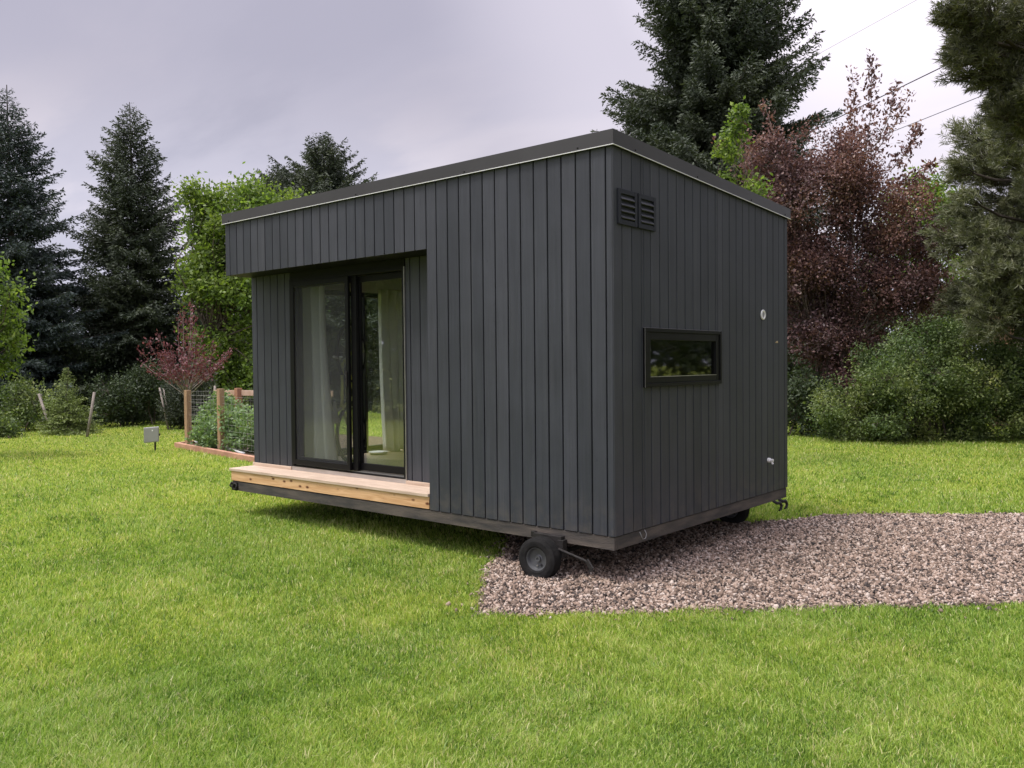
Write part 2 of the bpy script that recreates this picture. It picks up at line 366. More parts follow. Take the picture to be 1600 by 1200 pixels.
def stones():
    rng = np.random.default_rng(5)
    me = bpy.data.meshes.new('tmp')
    import bmesh
    bm = bmesh.new(); bmesh.ops.create_icosphere(bm, subdivisions=1, radius=1.0)
    V0 = np.array([v.co[:] for v in bm.verts]); F0 = np.array([[v.index for v in f.verts] for f in bm.faces]); bm.free()
    bpy.data.meshes.remove(me)
    P = rng.uniform((-2.5, -1.25), (5.2, 8.3), (380000, 2))
    strays = inside(P + rng.normal(0, 0.09, P.shape), POLY, 0.03) & (rng.random(len(P)) < 0.25)
    P = P[inside(P + rng.normal(0, 0.012, P.shape), POLY, 0.035) | strays]
    # keep those the view and a step aside can see
    rel = P - np.array(CAM[:2]); dd = rel @ AX[1][:2]; ss = rel @ AX[0][:2]
    P = P[(np.abs(ss) < dd * 0.8 + 0.5)]
    n = len(P); s = rng.uniform(0.004, 0.0125, n) * np.where(rng.random(n) < 0.06, 1.35, 1.0) * (1 + 0.5 * (rng.random(n) > 0.9))
    protos = [V0 * (1 + rng.normal(0, 0.2, (12, 1))) * rng.uniform(0.7, 1.3, 3) for _ in range(12)]
    PR = np.array(protos)[rng.integers(0, 12, n)]
    PR = PR * np.stack([s * rng.uniform(0.8, 1.5, n), s * rng.uniform(0.7, 1.2, n), s * rng.uniform(0.45, 0.8, n)], 1)[:, None, :]
    # random rotation
    q = unit(rng.normal(size=(n, 4))); w_, x, y, z = q.T
    Rm = np.stack([1 - 2 * (y * y + z * z), 2 * (x * y - z * w_), 2 * (x * z + y * w_), 2 * (x * y + z * w_), 1 - 2 * (x * x + z * z), 2 * (y * z - x * w_), 2 * (x * z - y * w_), 2 * (y * z + x * w_), 1 - 2 * (x * x + y * y)], 1).reshape(n, 3, 3)
    V = np.einsum('nij,nkj->nki', Rm, PR)
    V += np.stack([P[:, 0], P[:, 1], G + 0.009 + rng.random(n) * 0.010], 1)[:, None, :]
    F = (F0[None] + (np.arange(n) * 12)[:, None, None]).reshape(-1, 3)
    m = leafmat('crushed_granite', [(0.022, 0.019, 0.017), (0.07, 0.057, 0.050), (0.155, 0.113, 0.085), (0.25, 0.182, 0.138), (0.34, 0.255, 0.20), (0.48, 0.41, 0.35)], 0.85, 0, spec=0.25)
    o = np_mesh('gravel_stones', V.reshape(-1, 3), F, np.arange(len(F)) * 3, m, None, np.repeat(rng.random(n) ** 0.8, 20))
    tag(o, 'loose pinkish crushed stones on the pad beside the cabin', None, None, 'stuff')
stones()

BED = [(-12.6, 3.5), (-9.1, 2.95), (-7.2, 2.7), (-7.0, 6.2), (-8.3, 7.4), (-13.2, 7.0)]
def grass():
    rng = np.random.default_rng(11)
    n = 1450000
    u = rng.random(n); r0, r1, k = 2.6, 34.0, -0.75
    r = (r0 ** k + u * (r1 ** k - r0 ** k)) ** (1 / k)
    th = rng.uniform(-0.74, 0.74, n)
    f, rt = AX[1][:2], AX[0][:2]
    P = np.array(CAM[:2]) + (r * np.cos(th))[:, None] * f + (r * np.sin(th))[:, None] * rt
    gi = inside(P + rng.normal(0, 0.022, P.shape), POLY, 0.03)
    keep = ~gi
    keep &= ~inside(P, BED)
    keep &= ~((P[:, 0] > -4.7) & (P[:, 0] < -0.2) & (P[:, 1] > 0.9) & (P[:, 1] < 2.9))
    P = P[keep]; r = r[keep]; n0 = len(P)
    # coarser tufts that outgrew the mower
    nt_ = 300; tr_ = rng.uniform(2.9, 13, nt_) ; tt = rng.uniform(-0.7, 0.7, nt_)
    TC = np.array(CAM[:2]) + (tr_ * np.cos(tt))[:, None] * f + (tr_ * np.sin(tt))[:, None] * rt
    TC = TC[~inside(TC, POLY, 0.0) & ~((TC[:, 0] > -5) & (TC[:, 0] < 0.1) & (TC[:, 1] > -0.1) & (TC[:, 1] < 3.1)) & ~inside(TC, BED)]
    TP = np.repeat(TC, 70, 0); TP = TP + rng.normal(0, 0.035, TP.shape)
    P = np.concatenate([P, TP]); r = np.concatenate([r, np.linalg.norm(TP - np.array(CAM[:2]), axis=1)]); n = len(P)
    tuft = np.arange(n) >= n0
    # mown lawn: patches lean different ways and grow to different heights
    x, y = P.T
    def nz(a, b, c, d): return np.sin(x * a + y * b + c + 1.7 * np.sin(x * b * 0.7 - y * a * 0.8 + d))
    patch = (nz(0.9, 1.3, 0, 1) + nz(2.1, -1.7, 2, 0.3) + nz(4.3, 3.1, 1, 4)) / 3
    fine = (nz(11, 7, 0, 2) + nz(-9, 13, 3, 1)) / 2
    h = (0.032 + 0.007 * patch + 0.009 * fine) * rng.uniform(0.45, 1.4, n) * (1 + 0.6 * (rng.random(n) > 0.95)) * (1 + 0.3 * tuft)
    sc_ = np.clip(r / 6.0, 0.75, 6) ** 0.75
    wd = 0.0050 * sc_ * (1 + 0.25 * tuft) * rng.uniform(0.6, 1.3, n)
    h = np.maximum(h, 0.02) * np.clip(sc_ ** 0.15, 1, 1.3)
    az = rng.uniform(0, 2 * PI, n); la = 1.3 * nz(0.5, 0.8, 1, 2) + 2.2 + rng.normal(0, 0.7, n)
    lean = rng.uniform(0.1, 0.95, n)
    ld = np.where(rng.random(n) < 0.22, la, rng.uniform(0, 2 * PI, n))
    D = np.stack([np.cos(ld), np.sin(ld)], 1)
    S = np.stack([np.cos(az), np.sin(az), np.zeros(n)], 1) * wd[:, None] / 2
    B = np.stack([x, y, np.full(n, G)], 1)
    mid = B + np.stack([D[:, 0] * h * lean * 0.35, D[:, 1] * h * lean * 0.35, h * 0.6], 1)
    tip = B + np.stack([D[:, 0] * h * lean, D[:, 1] * h * lean, h * np.sqrt(np.clip(1.0 - 0.45 * lean ** 2, 0.2, 1))], 1)
    V = np.stack([B - S, B + S, mid + S * 0.8, tip, mid - S * 0.8], 1)
    tri = np.arange(n)[:, None] * 5
    L = np.concatenate([tri + np.array([0, 1, 2, 4]), tri + np.array([4, 2, 3])], 1).ravel()
    st = (np.arange(n)[:, None] * 7 + np.array([0, 4])).ravel()
    tint = np.clip(0.44 + 0.13 * patch + 0.08 * fine + rng.normal(0, 0.24, n) - 0.12 * tuft, 0, 0.93)
    straw = rng.random(n) < (0.035 + 0.06 * (nz(1.7, 2.9, 0.5, 1) > 0.55)); tint[straw] = rng.uniform(0.96, 1.0, straw.sum())
    m = leafmat('grass_blades', [(0.065, 0.13, 0.022), (0.165, 0.275, 0.042), (0.295, 0.425, 0.068), (0.46, 0.55, 0.15), (0.62, 0.56, 0.31)], 0.36, 0.42,
                ((0.84, 0.90, 0.92), (1.0, 1.0, 1.0), (1.14, 1.06, 1.0)), 0.4, tcol=(1.2, 1.25, 0.7))
    o = np_mesh('grass', V.reshape(-1, 3), L, st, m, None, np.repeat(tint, 2))
    tag(o, 'short bright green mown lawn grass around the cabin', None, None, 'stuff')
grass()

# ================================================================ CABIN
LN, DP, W = 4.96, 3.06, 0.13
ZC, ZO, ZT, ZR = 0.10, 2.304, 2.851, 2.960
ZTB, ZRB = 2.708, 2.807
REC, XO = 0.31, -1.87
cab = empty('garden_cabin', (-2.48, 1.53, 0.0), 'dark charcoal board clad studio cabin on a low wheeled chassis standing half on gravel', 'cabin')
TINTS = random.Random(3)
class Boards:
    """vertical boards with open shadow grooves, one mesh per wall"""
    def __init__(s): s.V = []; s.t = []
    def add(s, a, b, nrm, z0a, z1a, z0b=None, z1b=None, th=0.018, gap=0.011):
        """board from plan point a to b, outer face along nrm; z tops may differ at a and b"""
        z0b = z0a if z0b is None else z0b; z1b = z1a if z1b is None else z1b
        a, b = np.array(a, float), np.array(b, float); d = (b - a) / np.linalg.norm(b - a); nrm = np.array(nrm, float)
        a = a + d * gap / 2; b = b - d * gap / 2
        off = TINTS.uniform(-0.0007, 0.0007); o = nrm * off; i = nrm * (off - th); c = 0.003
        V = [(a + i, z0a), (b + i, z0b), (b + o - nrm * c, z0b), (b + o - d * c, z0b), (a + o + d * c, z0a), (a + o - nrm * c, z0a)]
        bot = [(p[0], p[1], z) for p, z in V]; ztop = [z1a, z1b, z1b, z1b, z1a, z1a]
        top = [(p[0], p[1], zt) for (p, z), zt in zip(V, ztop)]
        s.V.append(bot + top); s.t.append(TINTS.random())
    def build(s, name, parent):
        V = []; F = []; T = []
        for bd, t in zip(s.V, s.t):
            n = len(V); V += bd
            fs = [tuple(n + k for k in (5, 4, 3, 2, 1, 0)), tuple(n + 6 + k for k in range(6))] + [(n + k, n + (k + 1) % 6, n + 6 + (k + 1) % 6, n + 6 + k) for k in range(6)]
            F += fs; T += [t] * len(fs)
        me = bpy.data.meshes.new(name); me.from_pydata(V, [], F); me.update()
        at_ = me.attributes.new('tint', 'FLOAT', 'FACE'); at_.data.foreach_set('value', T)
        o = link(name, me, M_CLAD, parent); 
        import bmesh
        bm = bmesh.new(); bm.from_mesh(me); bmesh.ops.recalc_face_normals(bm, faces=bm.faces); bm.to_mesh(me); bm.free()
        return o
# front face, solid part right of the recess
bd = Boards()
edges = [0.0, -0.06] + [-0.06 - W * (k + 1) for k in range(13)] + [XO]
for a, b in zip(edges[:-1], edges[1:]): bd.add((b, 0), (a, 0), (0, -1), ZC, ZT)
bd.build('wall_cladding', cab)
bd = Boards()
e2 = [XO] + [-0.06 - W * k for k in range(15, 38)] + [-LN]
e2 = [e for e in e2]
for a, b in zip(e2[:-1], e2[1:]):
    if abs(a - b) > 0.02: bd.add((b, 0), (a, 0), (0, -1), ZO, ZT)
bd.add((-LN, REC), (-LN, 0.02), (-1, 0), ZO, ZT - 0.014, ZO, ZT)
bd.build('overhang_cladding', cab)
# end face with the small window
bd = Boards()
ys = [0.0] + [0.12 + W * k for k in range(23)] + [DP]
def ztop(y): return ZT + (ZTB - ZT) * y / DP
WY0, WY1, WZ0, WZ1 = 0.41, 1.59, 1.17, 1.565
for a, b in zip(ys[:-1], ys[1:]):
    if b - a < 0.02: continue
    if b <= WY0 or a >= WY1: bd.add((0, a), (0, b), (1, 0), ZC, ztop(a), ZC, ztop(b))
    else:
        # boards crossing the opening are cut above and below it
        for y0, y1 in ((a, min(b, WY0)), (max(a, WY0), min(b, WY1)), (max(a, WY1), b)):
            if y1 - y0 < 0.006: continue
            if y1 <= WY0 or y0 >= WY1: bd.add((0, y0), (0, y1), (1, 0), ZC, ztop(y0), ZC, ztop(y1), gap=0.003)
            else:
                bd.add((0, y0), (0, y1), (1, 0), ZC, WZ0); bd.add((0, y0), (0, y1), (1, 0), WZ1, ztop(y0), WZ1, ztop(y1))
bd.build('wall_cladding', cab)
# back face and far end face
bd = Boards()
for k in range(38): bd.add((-LN + k * LN / 38, DP), (-LN + (k + 1) * LN / 38, DP), (0, 1), ZC, ZTB)
bd.build('wall_cladding', cab)
GY0, GY1, GZ0, GZ1 = 1.15, 2.62, 0.27, 2.22      # glazed opening in the far end wall
bd = Boards()
yl = [REC + k * (DP - REC) / 21 for k in range(22)]
for a, b in zip(yl[:-1], yl[1:]):
    for y0, y1 in ((a, min(b, GY0)), (max(a, GY0), min(b, GY1)), (max(a, GY1), b)):
        if y1 - y0 < 0.006: continue
        if y1 <= GY0 or y0 >= GY1: bd.add((-LN, y0), (-LN, y1), (-1, 0), ZC, ztop(y0), ZC, ztop(y1))
        else: bd.add((-LN, y0), (-LN, y1), (-1, 0), ZC, GZ0); bd.add((-LN, y0), (-LN, y1), (-1, 0), GZ1, ztop(y0), GZ1, ztop(y1))
bd.build('wall_cladding', cab)
# recessed face either side of the door
DX0, DX1, DZ0, DZ1 = -4.24, -2.475, 0.255, 2.235
bd = Boards()
xs = [-LN, -4.86, -4.73, -4.60, -4.47, -4.34, DX0]
for a, b in zip(xs[:-1], xs[1:]): bd.add((a, REC), (b, REC), (0, -1), 0.27, ZO)
bd.build('recess_cladding', cab); bd = Boards()
xs = [DX1, -2.41, -2.28, -2.15, -2.02, XO - 0.02]
for a, b in zip(xs[:-1], xs[1:]): bd.add((a, REC), (b, REC), (0, -1), 0.27, ZO)
bd.build('recess_cladding', cab); bd = Boards()
bd.add((XO, 0.022), (XO, 0.16), (-1, 0), 0.24, ZO); bd.add((XO, 0.16), (XO, REC), (-1, 0), 0.24, ZO)
bd.build('recess_cladding', cab)
# wall cores behind the boards (dark paper), split so openings stay open
wc = MB(); t_ = 0.10
wc.box((XO + 0.021, 0.02, ZC), (-0.02, 0.12, ZT - 0.03))
wc.box((-LN + 0.02, 0.02, ZO + 0.02), (XO + 0.02, 0.12, ZT - 0.03))
wc.box((-LN + 0.02, REC + 0.02, 0.25), (DX0 - 0.002, REC + 0.10, ZO)); wc.box((DX1 + 0.002, REC + 0.02, 0.25), (XO + 0.1, REC + 0.10, ZO)); wc.box((DX0 - 0.002, REC + 0.02, DZ1 + 0.002), (DX1 + 0.002, REC + 0.10, ZO))
wc.box((-LN + 0.02, DP - 0.12, ZC), (-0.02, DP - 0.02, ZTB - 0.03))
for y0, y1, z0, z1 in ((0.121, WY0, ZC, 2.68), (WY1, DP - 0.121, ZC, 2.68), (WY0, WY1, ZC, WZ0), (WY0, WY1, WZ1, 2.68)): wc.box((-0.12, y0, z0), (-0.02, y1, z1))
for y0, y1, z0, z1 in ((REC + 0.101, GY0, ZC, 2.68), (GY1, DP - 0.121, ZC, 2.68), (GY0, GY1, ZC, GZ0), (GY0, GY1, GZ1, 2.68)): wc.box((-LN + 0.02, y0, z0), (-LN + 0.12, y1, z1))
wc.build('wall_core', M_BACK, cab)
hd_ = MB(); hd_.box((DX0, REC - 0.004, DZ1 + 0.001), (DX1, REC + 0.018, ZO + 0.001)); hd_.build('door_header', M_BLACK, cab, 0.001)
sf = MB(); sf.box((-LN + 0.021, 0.019, ZO + 0.002), (XO, REC, ZO + 0.018)); sf.build('soffit', M_BLACK, cab)  # near-black colour stands in for the shade under the overhang
# roof
rf = MB()
rf.hexa([(-LN - 0.012, -0.012, ZR - 0.05), (0.012, -0.012, ZR - 0.05), (0.012, DP + 0.012, ZRB - 0.05), (-LN - 0.012, DP + 0.012, ZRB - 0.05),
         (-LN - 0.012, -0.012, ZR - 0.004), (0.012, -0.012, ZR - 0.004), (0.012, DP + 0.012, ZRB - 0.004), (-LN - 0.012, DP + 0.012, ZRB - 0.004)])
rf.build('roof', principled('grey_roof_membrane', (0.10, 0.10, 0.10), 0.8), cab)
fl = MB(); o = 0.022; i = 0.013
def fascia(mb, a, b, za, zb, zta, ztb, n, t=0.008):
    (ax, ay), (bx, by) = a, b; nx, ny = n
    mb.hexa([(ax, ay, za), (bx, by, zb), (bx - nx * t, by - ny * t, zb), (ax - nx * t, ay - ny * t, za), (ax, ay, zta), (bx, by, ztb), (bx - nx * t, by - ny * t, ztb), (ax - nx * t, ay - ny * t, zta)])
fascia(fl, (-LN - o, -o), (0 + o, -o), ZT + 0.006, ZT + 0.006, ZR, ZR, (0, -1))
fascia(fl, (0 + o, -o + 0.0085), (0 + o, DP + o - 0.0085), ZT + 0.006, ZTB + 0.006, ZR, ZRB, (1, 0))
fascia(fl, (0 + o, DP + o), (-LN - o, DP + o), ZTB + 0.006, ZTB + 0.006, ZRB, ZRB, (0, 1))
fascia(fl, (-LN - o, DP + o - 0.0085), (-LN - o, -o + 0.0085), ZTB + 0.006, ZT + 0.006, ZRB, ZR, (-1, 0))
fl.build('roof_flashing', M_FLASH, cab)
for x in (-4.85, -4.0, -2.75, -1.4, -0.28): MB().lathe((x, -o, ZT + 0.024), (0, -1, 0), [(0, 0.007), (0.003, 0.007), (0.005, 0.003)], 8).build('flashing_screw', M_BLACK, cab)
for y in (0.27, 1.2, 2.2, 2.95): MB().lathe((o, y, ztop(y) + 0.024), (1, 0, 0), [(0, 0.007), (0.003, 0.007), (0.005, 0.003)], 8).build('flashing_screw', M_BLACK, cab)
dr = MB(); q = o + 0.004
fascia(dr, (-LN - q, -q), (q, -q), ZT, ZT, ZT + 0.005, ZT + 0.005, (0, -1), 0.008)
fascia(dr, (q, -q + 0.0085), (q, DP + q), ZT, ZTB, ZT + 0.005, ZTB + 0.005, (1, 0), 0.008)
dr.build('drip_edge', M_DRIP, cab)
# chassis
ch = MB(); e = 0.006
ch.box((-LN + 0.06, e, 0.0), (-e, 0.045, 0.094)); ch.box((-0.045, 0.046, 0.001), (-e, DP - 0.02, 0.093)); ch.box((-LN + 0.06, DP - 0.06, 0.0), (-0.046, DP - 0.02, 0.093)); ch.box((-LN + 0.06, 0.046, 0.001), (-LN + 0.10, DP - 0.061, 0.093))
for k in range(1, 9): ch.box((-LN + k * 0.55, 0.047, 0.002), (-LN + k * 0.55 + 0.045, DP - 0.062, 0.092))
ch.build('chassis_frame', M_FRAME, cab, 0.003)
uf = MB(); uf.box((-LN + 0.03, 0.02, 0.0945), (-0.02, DP - 0.02, 0.118)); uf.build('underfloor', M_BACK, cab)
# deck step
dk = MB()
for a, b in ((-0.014, 0.088), (0.093, 0.196), (0.201, REC - 0.003)): dk.box((-4.935, a, 0.208), (XO - 0.002, b, 0.235))
deck = dk.build('deck', M_CEDAR, cab, 0.002)
dk = MB(); dk.box((-4.918, 0.0, 0.104), (XO - 0.003, 0.028, 0.2065)); dk.box((-4.918, 0.029, 0.104), (-4.89, REC - 0.004, 0.2065)); dk.build('fascia_board', M_PINE, deck, 0.002)
dk = MB(); dk.box((-LN + 0.005, REC - 0.022, 0.236), (DX0 - 0.004, REC - 0.004, 0.268)); dk.build('base_trim', M_CEDAR, deck, 0.0015)
dk = MB(); dk.box((DX1 + 0.004, REC - 0.022, 0.236), (XO - 0.003, REC - 0.004, 0.268)); dk.build('base_trim', M_CEDAR, deck, 0.0015)
# sliding door
def rect_frame(mb, x0, x1, z0, z1, y0, y1, wl, wr, wb, wt):
    mb.box((x0, y0, z0), (x0 + wl, y1, z1)); mb.box((x1 - wr, y0, z0), (x1, y1, z1))
    mb.box((x0 + wl, y0 + 0.001, z0), (x1 - wr, y1 - 0.001, z0 + wb)); mb.box((x0 + wl, y0 + 0.001, z1 - wt), (x1 - wr, y1 - 0.001, z1))
dm = MB(); rect_frame(dm, DX0, DX1, DZ0 + 0.02, DZ1, REC - 0.012, REC + 0.13, 0.035, 0.03, 0.012, 0.035)
door = dm.build('sliding_door', M_BLACK, cab, 0.002)
dm = MB(); dm.box((DX0 + 0.002, REC - 0.012, 0.2365), (DX1 - 0.002, REC + 0.13, DZ0 + 0.019))
for yy in (REC + 0.02, REC + 0.05, REC + 0.08): dm.box((DX0 + 0.036, yy, DZ0 + 0.033), (DX1 - 0.031, yy + 0.006, DZ0 + 0.040))
dm.build('threshold', M_ALU, door)
dm = MB(); rect_frame(dm, DX0 + 0.036, -3.262, 0.300, 2.198, REC - 0.028, REC + 0.002, 0.055, 0.045, 0.055, 0.05); scr = dm.build('screen_panel', M_BLACK, door, 0.002)
dm = MB(); dm.box((DX0 + 0.09, REC - 0.014, 0.354), (-3.306, REC - 0.012, 2.149)); dm.build('insect_screen', M_SCREEN, scr)
dm = MB(); dm.box((-3.29, REC - 0.045, 1.13), (-3.275, REC - 0.029, 1.27)); dm.box((-3.287, REC - 0.044, 1.12), (-3.278, REC - 0.027, 1.13)); dm.build('handle', M_STEEL, scr, 0.002)
dm = MB(); rect_frame(dm, DX0 + 0.037, -3.19, 0.301, 2.197, REC + 0.012, REC + 0.045, 0.065, 0.075, 0.075, 0.06); p1 = dm.build('door_panel', M_BLACK, door, 0.002)
dm = MB(); dm.box((DX0 + 0.10, REC + 0.026, 0.375), (-3.264, REC + 0.030, 2.138)); dm.build('glass_pane', M_GLASS, p1)
dm = MB(); rect_frame(dm, -3.26, DX1 - 0.032, 0.302, 2.196, REC + 0.055, REC + 0.088, 0.075, 0.05, 0.07, 0.06); p2 = dm.build('door_panel', M_BLACK, door, 0.002)
dm = MB(); dm.box((-3.186, REC + 0.070, 0.371), (DX1 - 0.081, REC + 0.074, 2.137)); dm.build('glass_pane', M_GLASS, p2)
dm = MB(); dm.box((DX1 - 0.001, REC - 0.016, 0.27), (DX1 + 0.006, REC - 0.001, 2.23)); dm.build('jamb_strip', M_ALU, door)
# small fixed window in the end wall
wm = MB()
def yframe(mb, y0, y1, z0, z1, x0, x1, t, tb=None):
    tb = tb or t
    mb.box((x0, y0, z0), (x1, y0 + t, z1)); mb.box((x0, y1 - t, z0), (x1, y1, z1)); mb.box((x0 + 0.001, y0 + t, z0), (x1 - 0.001, y1 - t, z0 + tb)); mb.box((x0 + 0.001, y0 + t, z1 - t), (x1 - 0.001, y1 - t, z1))
yframe(wm, 0.388, 1.614, 1.147, 1.588, 0.002, 0.026, 0.028)
win = wm.build('window', M_BLACK, cab, 0.002)
wm = MB(); yframe(wm, 0.417, 1.585, 1.176, 1.56, -0.04, 0.016, 0.058, 0.045); wm.build('sash', M_BLACK, win, 0.003)
wm = MB(); wm.box((-0.012, 0.476, 1.222), (-0.008, 1.526, 1.501)); wm.build('glass_pane', M_GLASS2, win)
wm = MB(); wm.box((-0.006, 0.476, 1.2215), (0.018, 1.526, 1.2255)); wm.box((0.020, 0.3860, 1.147), (0.024, 0.3875, 1.589)); wm.box((0.003, 0.388, 1.5883), (0.014, 1.614, 1.590)); wm.build('window_trim', M_ALU, win)
# glazed opening in the far end wall
wm = MB()
yframe(wm, GY0, GY1, GZ0, GZ1, -LN - 0.01, -LN + 0.06, 0.05); wm.box((-LN + 0.001, 1.86, GZ0 + 0.05), (-LN + 0.05, 1.91, GZ1 - 0.05))
w2 = wm.build('window', M_BLACK, cab, 0.002)
wm = MB(); wm.box((-LN + 0.02, GY0 + 0.05, GZ0 + 0.05), (-LN + 0.024, 1.859, GZ1 - 0.05)); wm.box((-LN + 0.02, 1.911, GZ0 + 0.05), (-LN + 0.024, GY1 - 0.05, GZ1 - 0.05)); wm.build('glass_pane', glassmat('clear_glass', 1.0, (0.95, 0.97, 0.96), 0, 1.45), w2)
# interior lining
im = MB(); im.box((-LN + 0.12, REC + 0.131, 0.12), (-0.121, DP - 0.121, 0.245)); im.build('floor', M_FLOOR, cab)
im = MB()
im.box((-LN + 0.13, DP - 0.135, 0.246), (-0.13, DP - 0.121, 2.64)); im.box((-0.134, REC + 0.13, 0.246), (-0.121, WY0 - 0.03, 2.64)); im.box((-0.134, WY1 + 0.03, 0.246), (-0.121, DP - 0.136, 2.64))
im.box((-0.134, WY0 - 0.03, 0.246), (-0.121, WY1 + 0.03, WZ0 - 0.02)); im.box((-0.134, WY0 - 0.03, WZ1 + 0.02), (-0.121, WY1 + 0.03, 2.64))
im.box((DX1 + 0.03, REC + 0.101, 0.246), (-0.135, REC + 0.115, 2.5)); im.box((-LN + 0.13, REC + 0.101, 2.26), (-0.135, REC + 0.114, 2.5)); im.box((-LN + 0.12, REC + 0.101, 0.246), (DX0 - 0.01, REC + 0.115, 2.5))
im.box((-LN + 0.121, REC + 0.116, 0.246), (-LN + 0.134, GY0 - 0.005, 2.5)); im.box((-LN + 0.121, GY1 + 0.005, 0.246), (-LN + 0.134, DP - 0.136, 2.5)); im.box((-LN + 0.121, GY0 - 0.005, GZ1 + 0.002), (-LN + 0.134, GY1 + 0.005, 2.5))
im.build('interior_lining', M_INT, cab)
im = MB(); im.box((-LN + 0.121, REC + 0.1, 2.501), (-0.121, DP - 0.121, 2.53)); im.build('ceiling', M_INT, cab)
# louvred vents
for y0, y1 in ((0.053, 0.300), (0.318, 0.563)):
    vm = MB(); yframe(vm, y0, y1, 2.312, 2.562, 0.002, 0.017, 0.033); vm.box((0.0025, y0 + 0.033, 2.345), (0.004, y1 - 0.033, 2.529)); v = vm.build('vent', M_VENT, cab, 0.003)
    for k in range(4):
        z = 2.353 + k * 0.044; lv = MB()
        lv.hexa([(0.005, y0 + 0.034, z + 0.024), (0.018, y0 + 0.034, z), (0.018, y1 - 0.034, z), (0.005, y1 - 0.034, z + 0.024), (0.0055, y0 + 0.034, z + 0.029), (0.022, y0 + 0.034, z + 0.006), (0.022, y1 - 0.034, z + 0.006), (0.0055, y1 - 0.034, z + 0.029)])
        lv.build('louvre', M_VENT, v)
# round pipe outlet, small pale raised spot, spigot
M_WHITE = principled('white_plastic', (0.72, 0.72, 0.70), 0.4)
pm = MB(); pm.lathe((0.001, 2.482, 1.761), (1, 0, 0), [(0, 0.047), (0.008, 0.047), (0.012, 0.043), (0.012, 0.031), (0.003, 0.029), (0.001, 0.029)], 28); po = pm.build('pipe_outlet', M_WHITE, cab, 0, True)
pm = MB(); pm.lathe((0.004, 2.482, 1.761), (1, 0, 0), [(0, 0.028), (0.003, 0.028), (0.006, 0.02)], 20); pm.build('outlet_cover', principled('grey_plastic', (0.25, 0.25, 0.25), 0.5), po)
pm = MB(); pm.box((0.001, 2.765, 1.505), (0.006, 2.82, 1.512)); pm.box((0.001, 2.78, 1.5125), (0.010, 2.808, 1.522)); pm.build('pale_spot', principled('tan_spot', (0.55, 0.42, 0.25), 0.5), cab, 0.002)
pm = MB(); pm.lathe((0.001, 2.596, 0.405), (1, 0, 0), [(0, 0.022), (0.02, 0.022), (0.022, 0.014), (0.05, 0.014), (0.052, 0.004)], 16); pm.tube([(0.035, 2.596, 0.40), (0.045, 2.60, 0.37)], 0.010, 8); pm.build('spigot', M_WHITE, cab)
# hooks on the chassis
hk = MB(); c = (-4.845, -0.02, 0.045)
for rr, dx, dz in ((0.033, 0.02, 0.0), (0.026, -0.03, 0.015)):
    hk.tube([(c[0] + dx + rr * math.cos(t * PI / 10), c[1] + 0.006 * math.sin(t), c[2] + dz + rr * math.sin(t * PI / 10)) for t in range(20)] + [(c[0] + dx + rr, c[1], c[2] + dz)], 0.009, 8)
hk.box((-4.90, -0.008, 0.0), (-4.80, 0.0055, 0.09)); hk.build('tow_ring', M_STEEL, cab)
hk = MB()
for y in (2.80, 2.93):
    hk.tube([(-0.02, y - 0.05, 0.0), (0.02, y - 0.04, -0.02), (0.03, y, -0.02), (0.03, y + 0.035, -0.05), (0.03, y + 0.02, -0.085), (0.03, y - 0.02, -0.09)], [0.014, 0.016, 0.016, 0.014, 0.012, 0.009], 8)
hk.build('tow_hook', M_STEEL, cab)
WIREG = principled('dull_wire', (0.3, 0.3, 0.29), 0.5, 0.4)
lp = MB(); lp.tube([(-e + 0.004, 0.335, 0.085), (0.012, 0.34, 0.05), (0.010, 0.36, 0.028), (0.012, 0.395, 0.03), (0.010, 0.41, 0.06), (-e + 0.003, 0.405, 0.09)], 0.0028, 6); lp.build('wire_loop', WIREG, cab, 0, True)
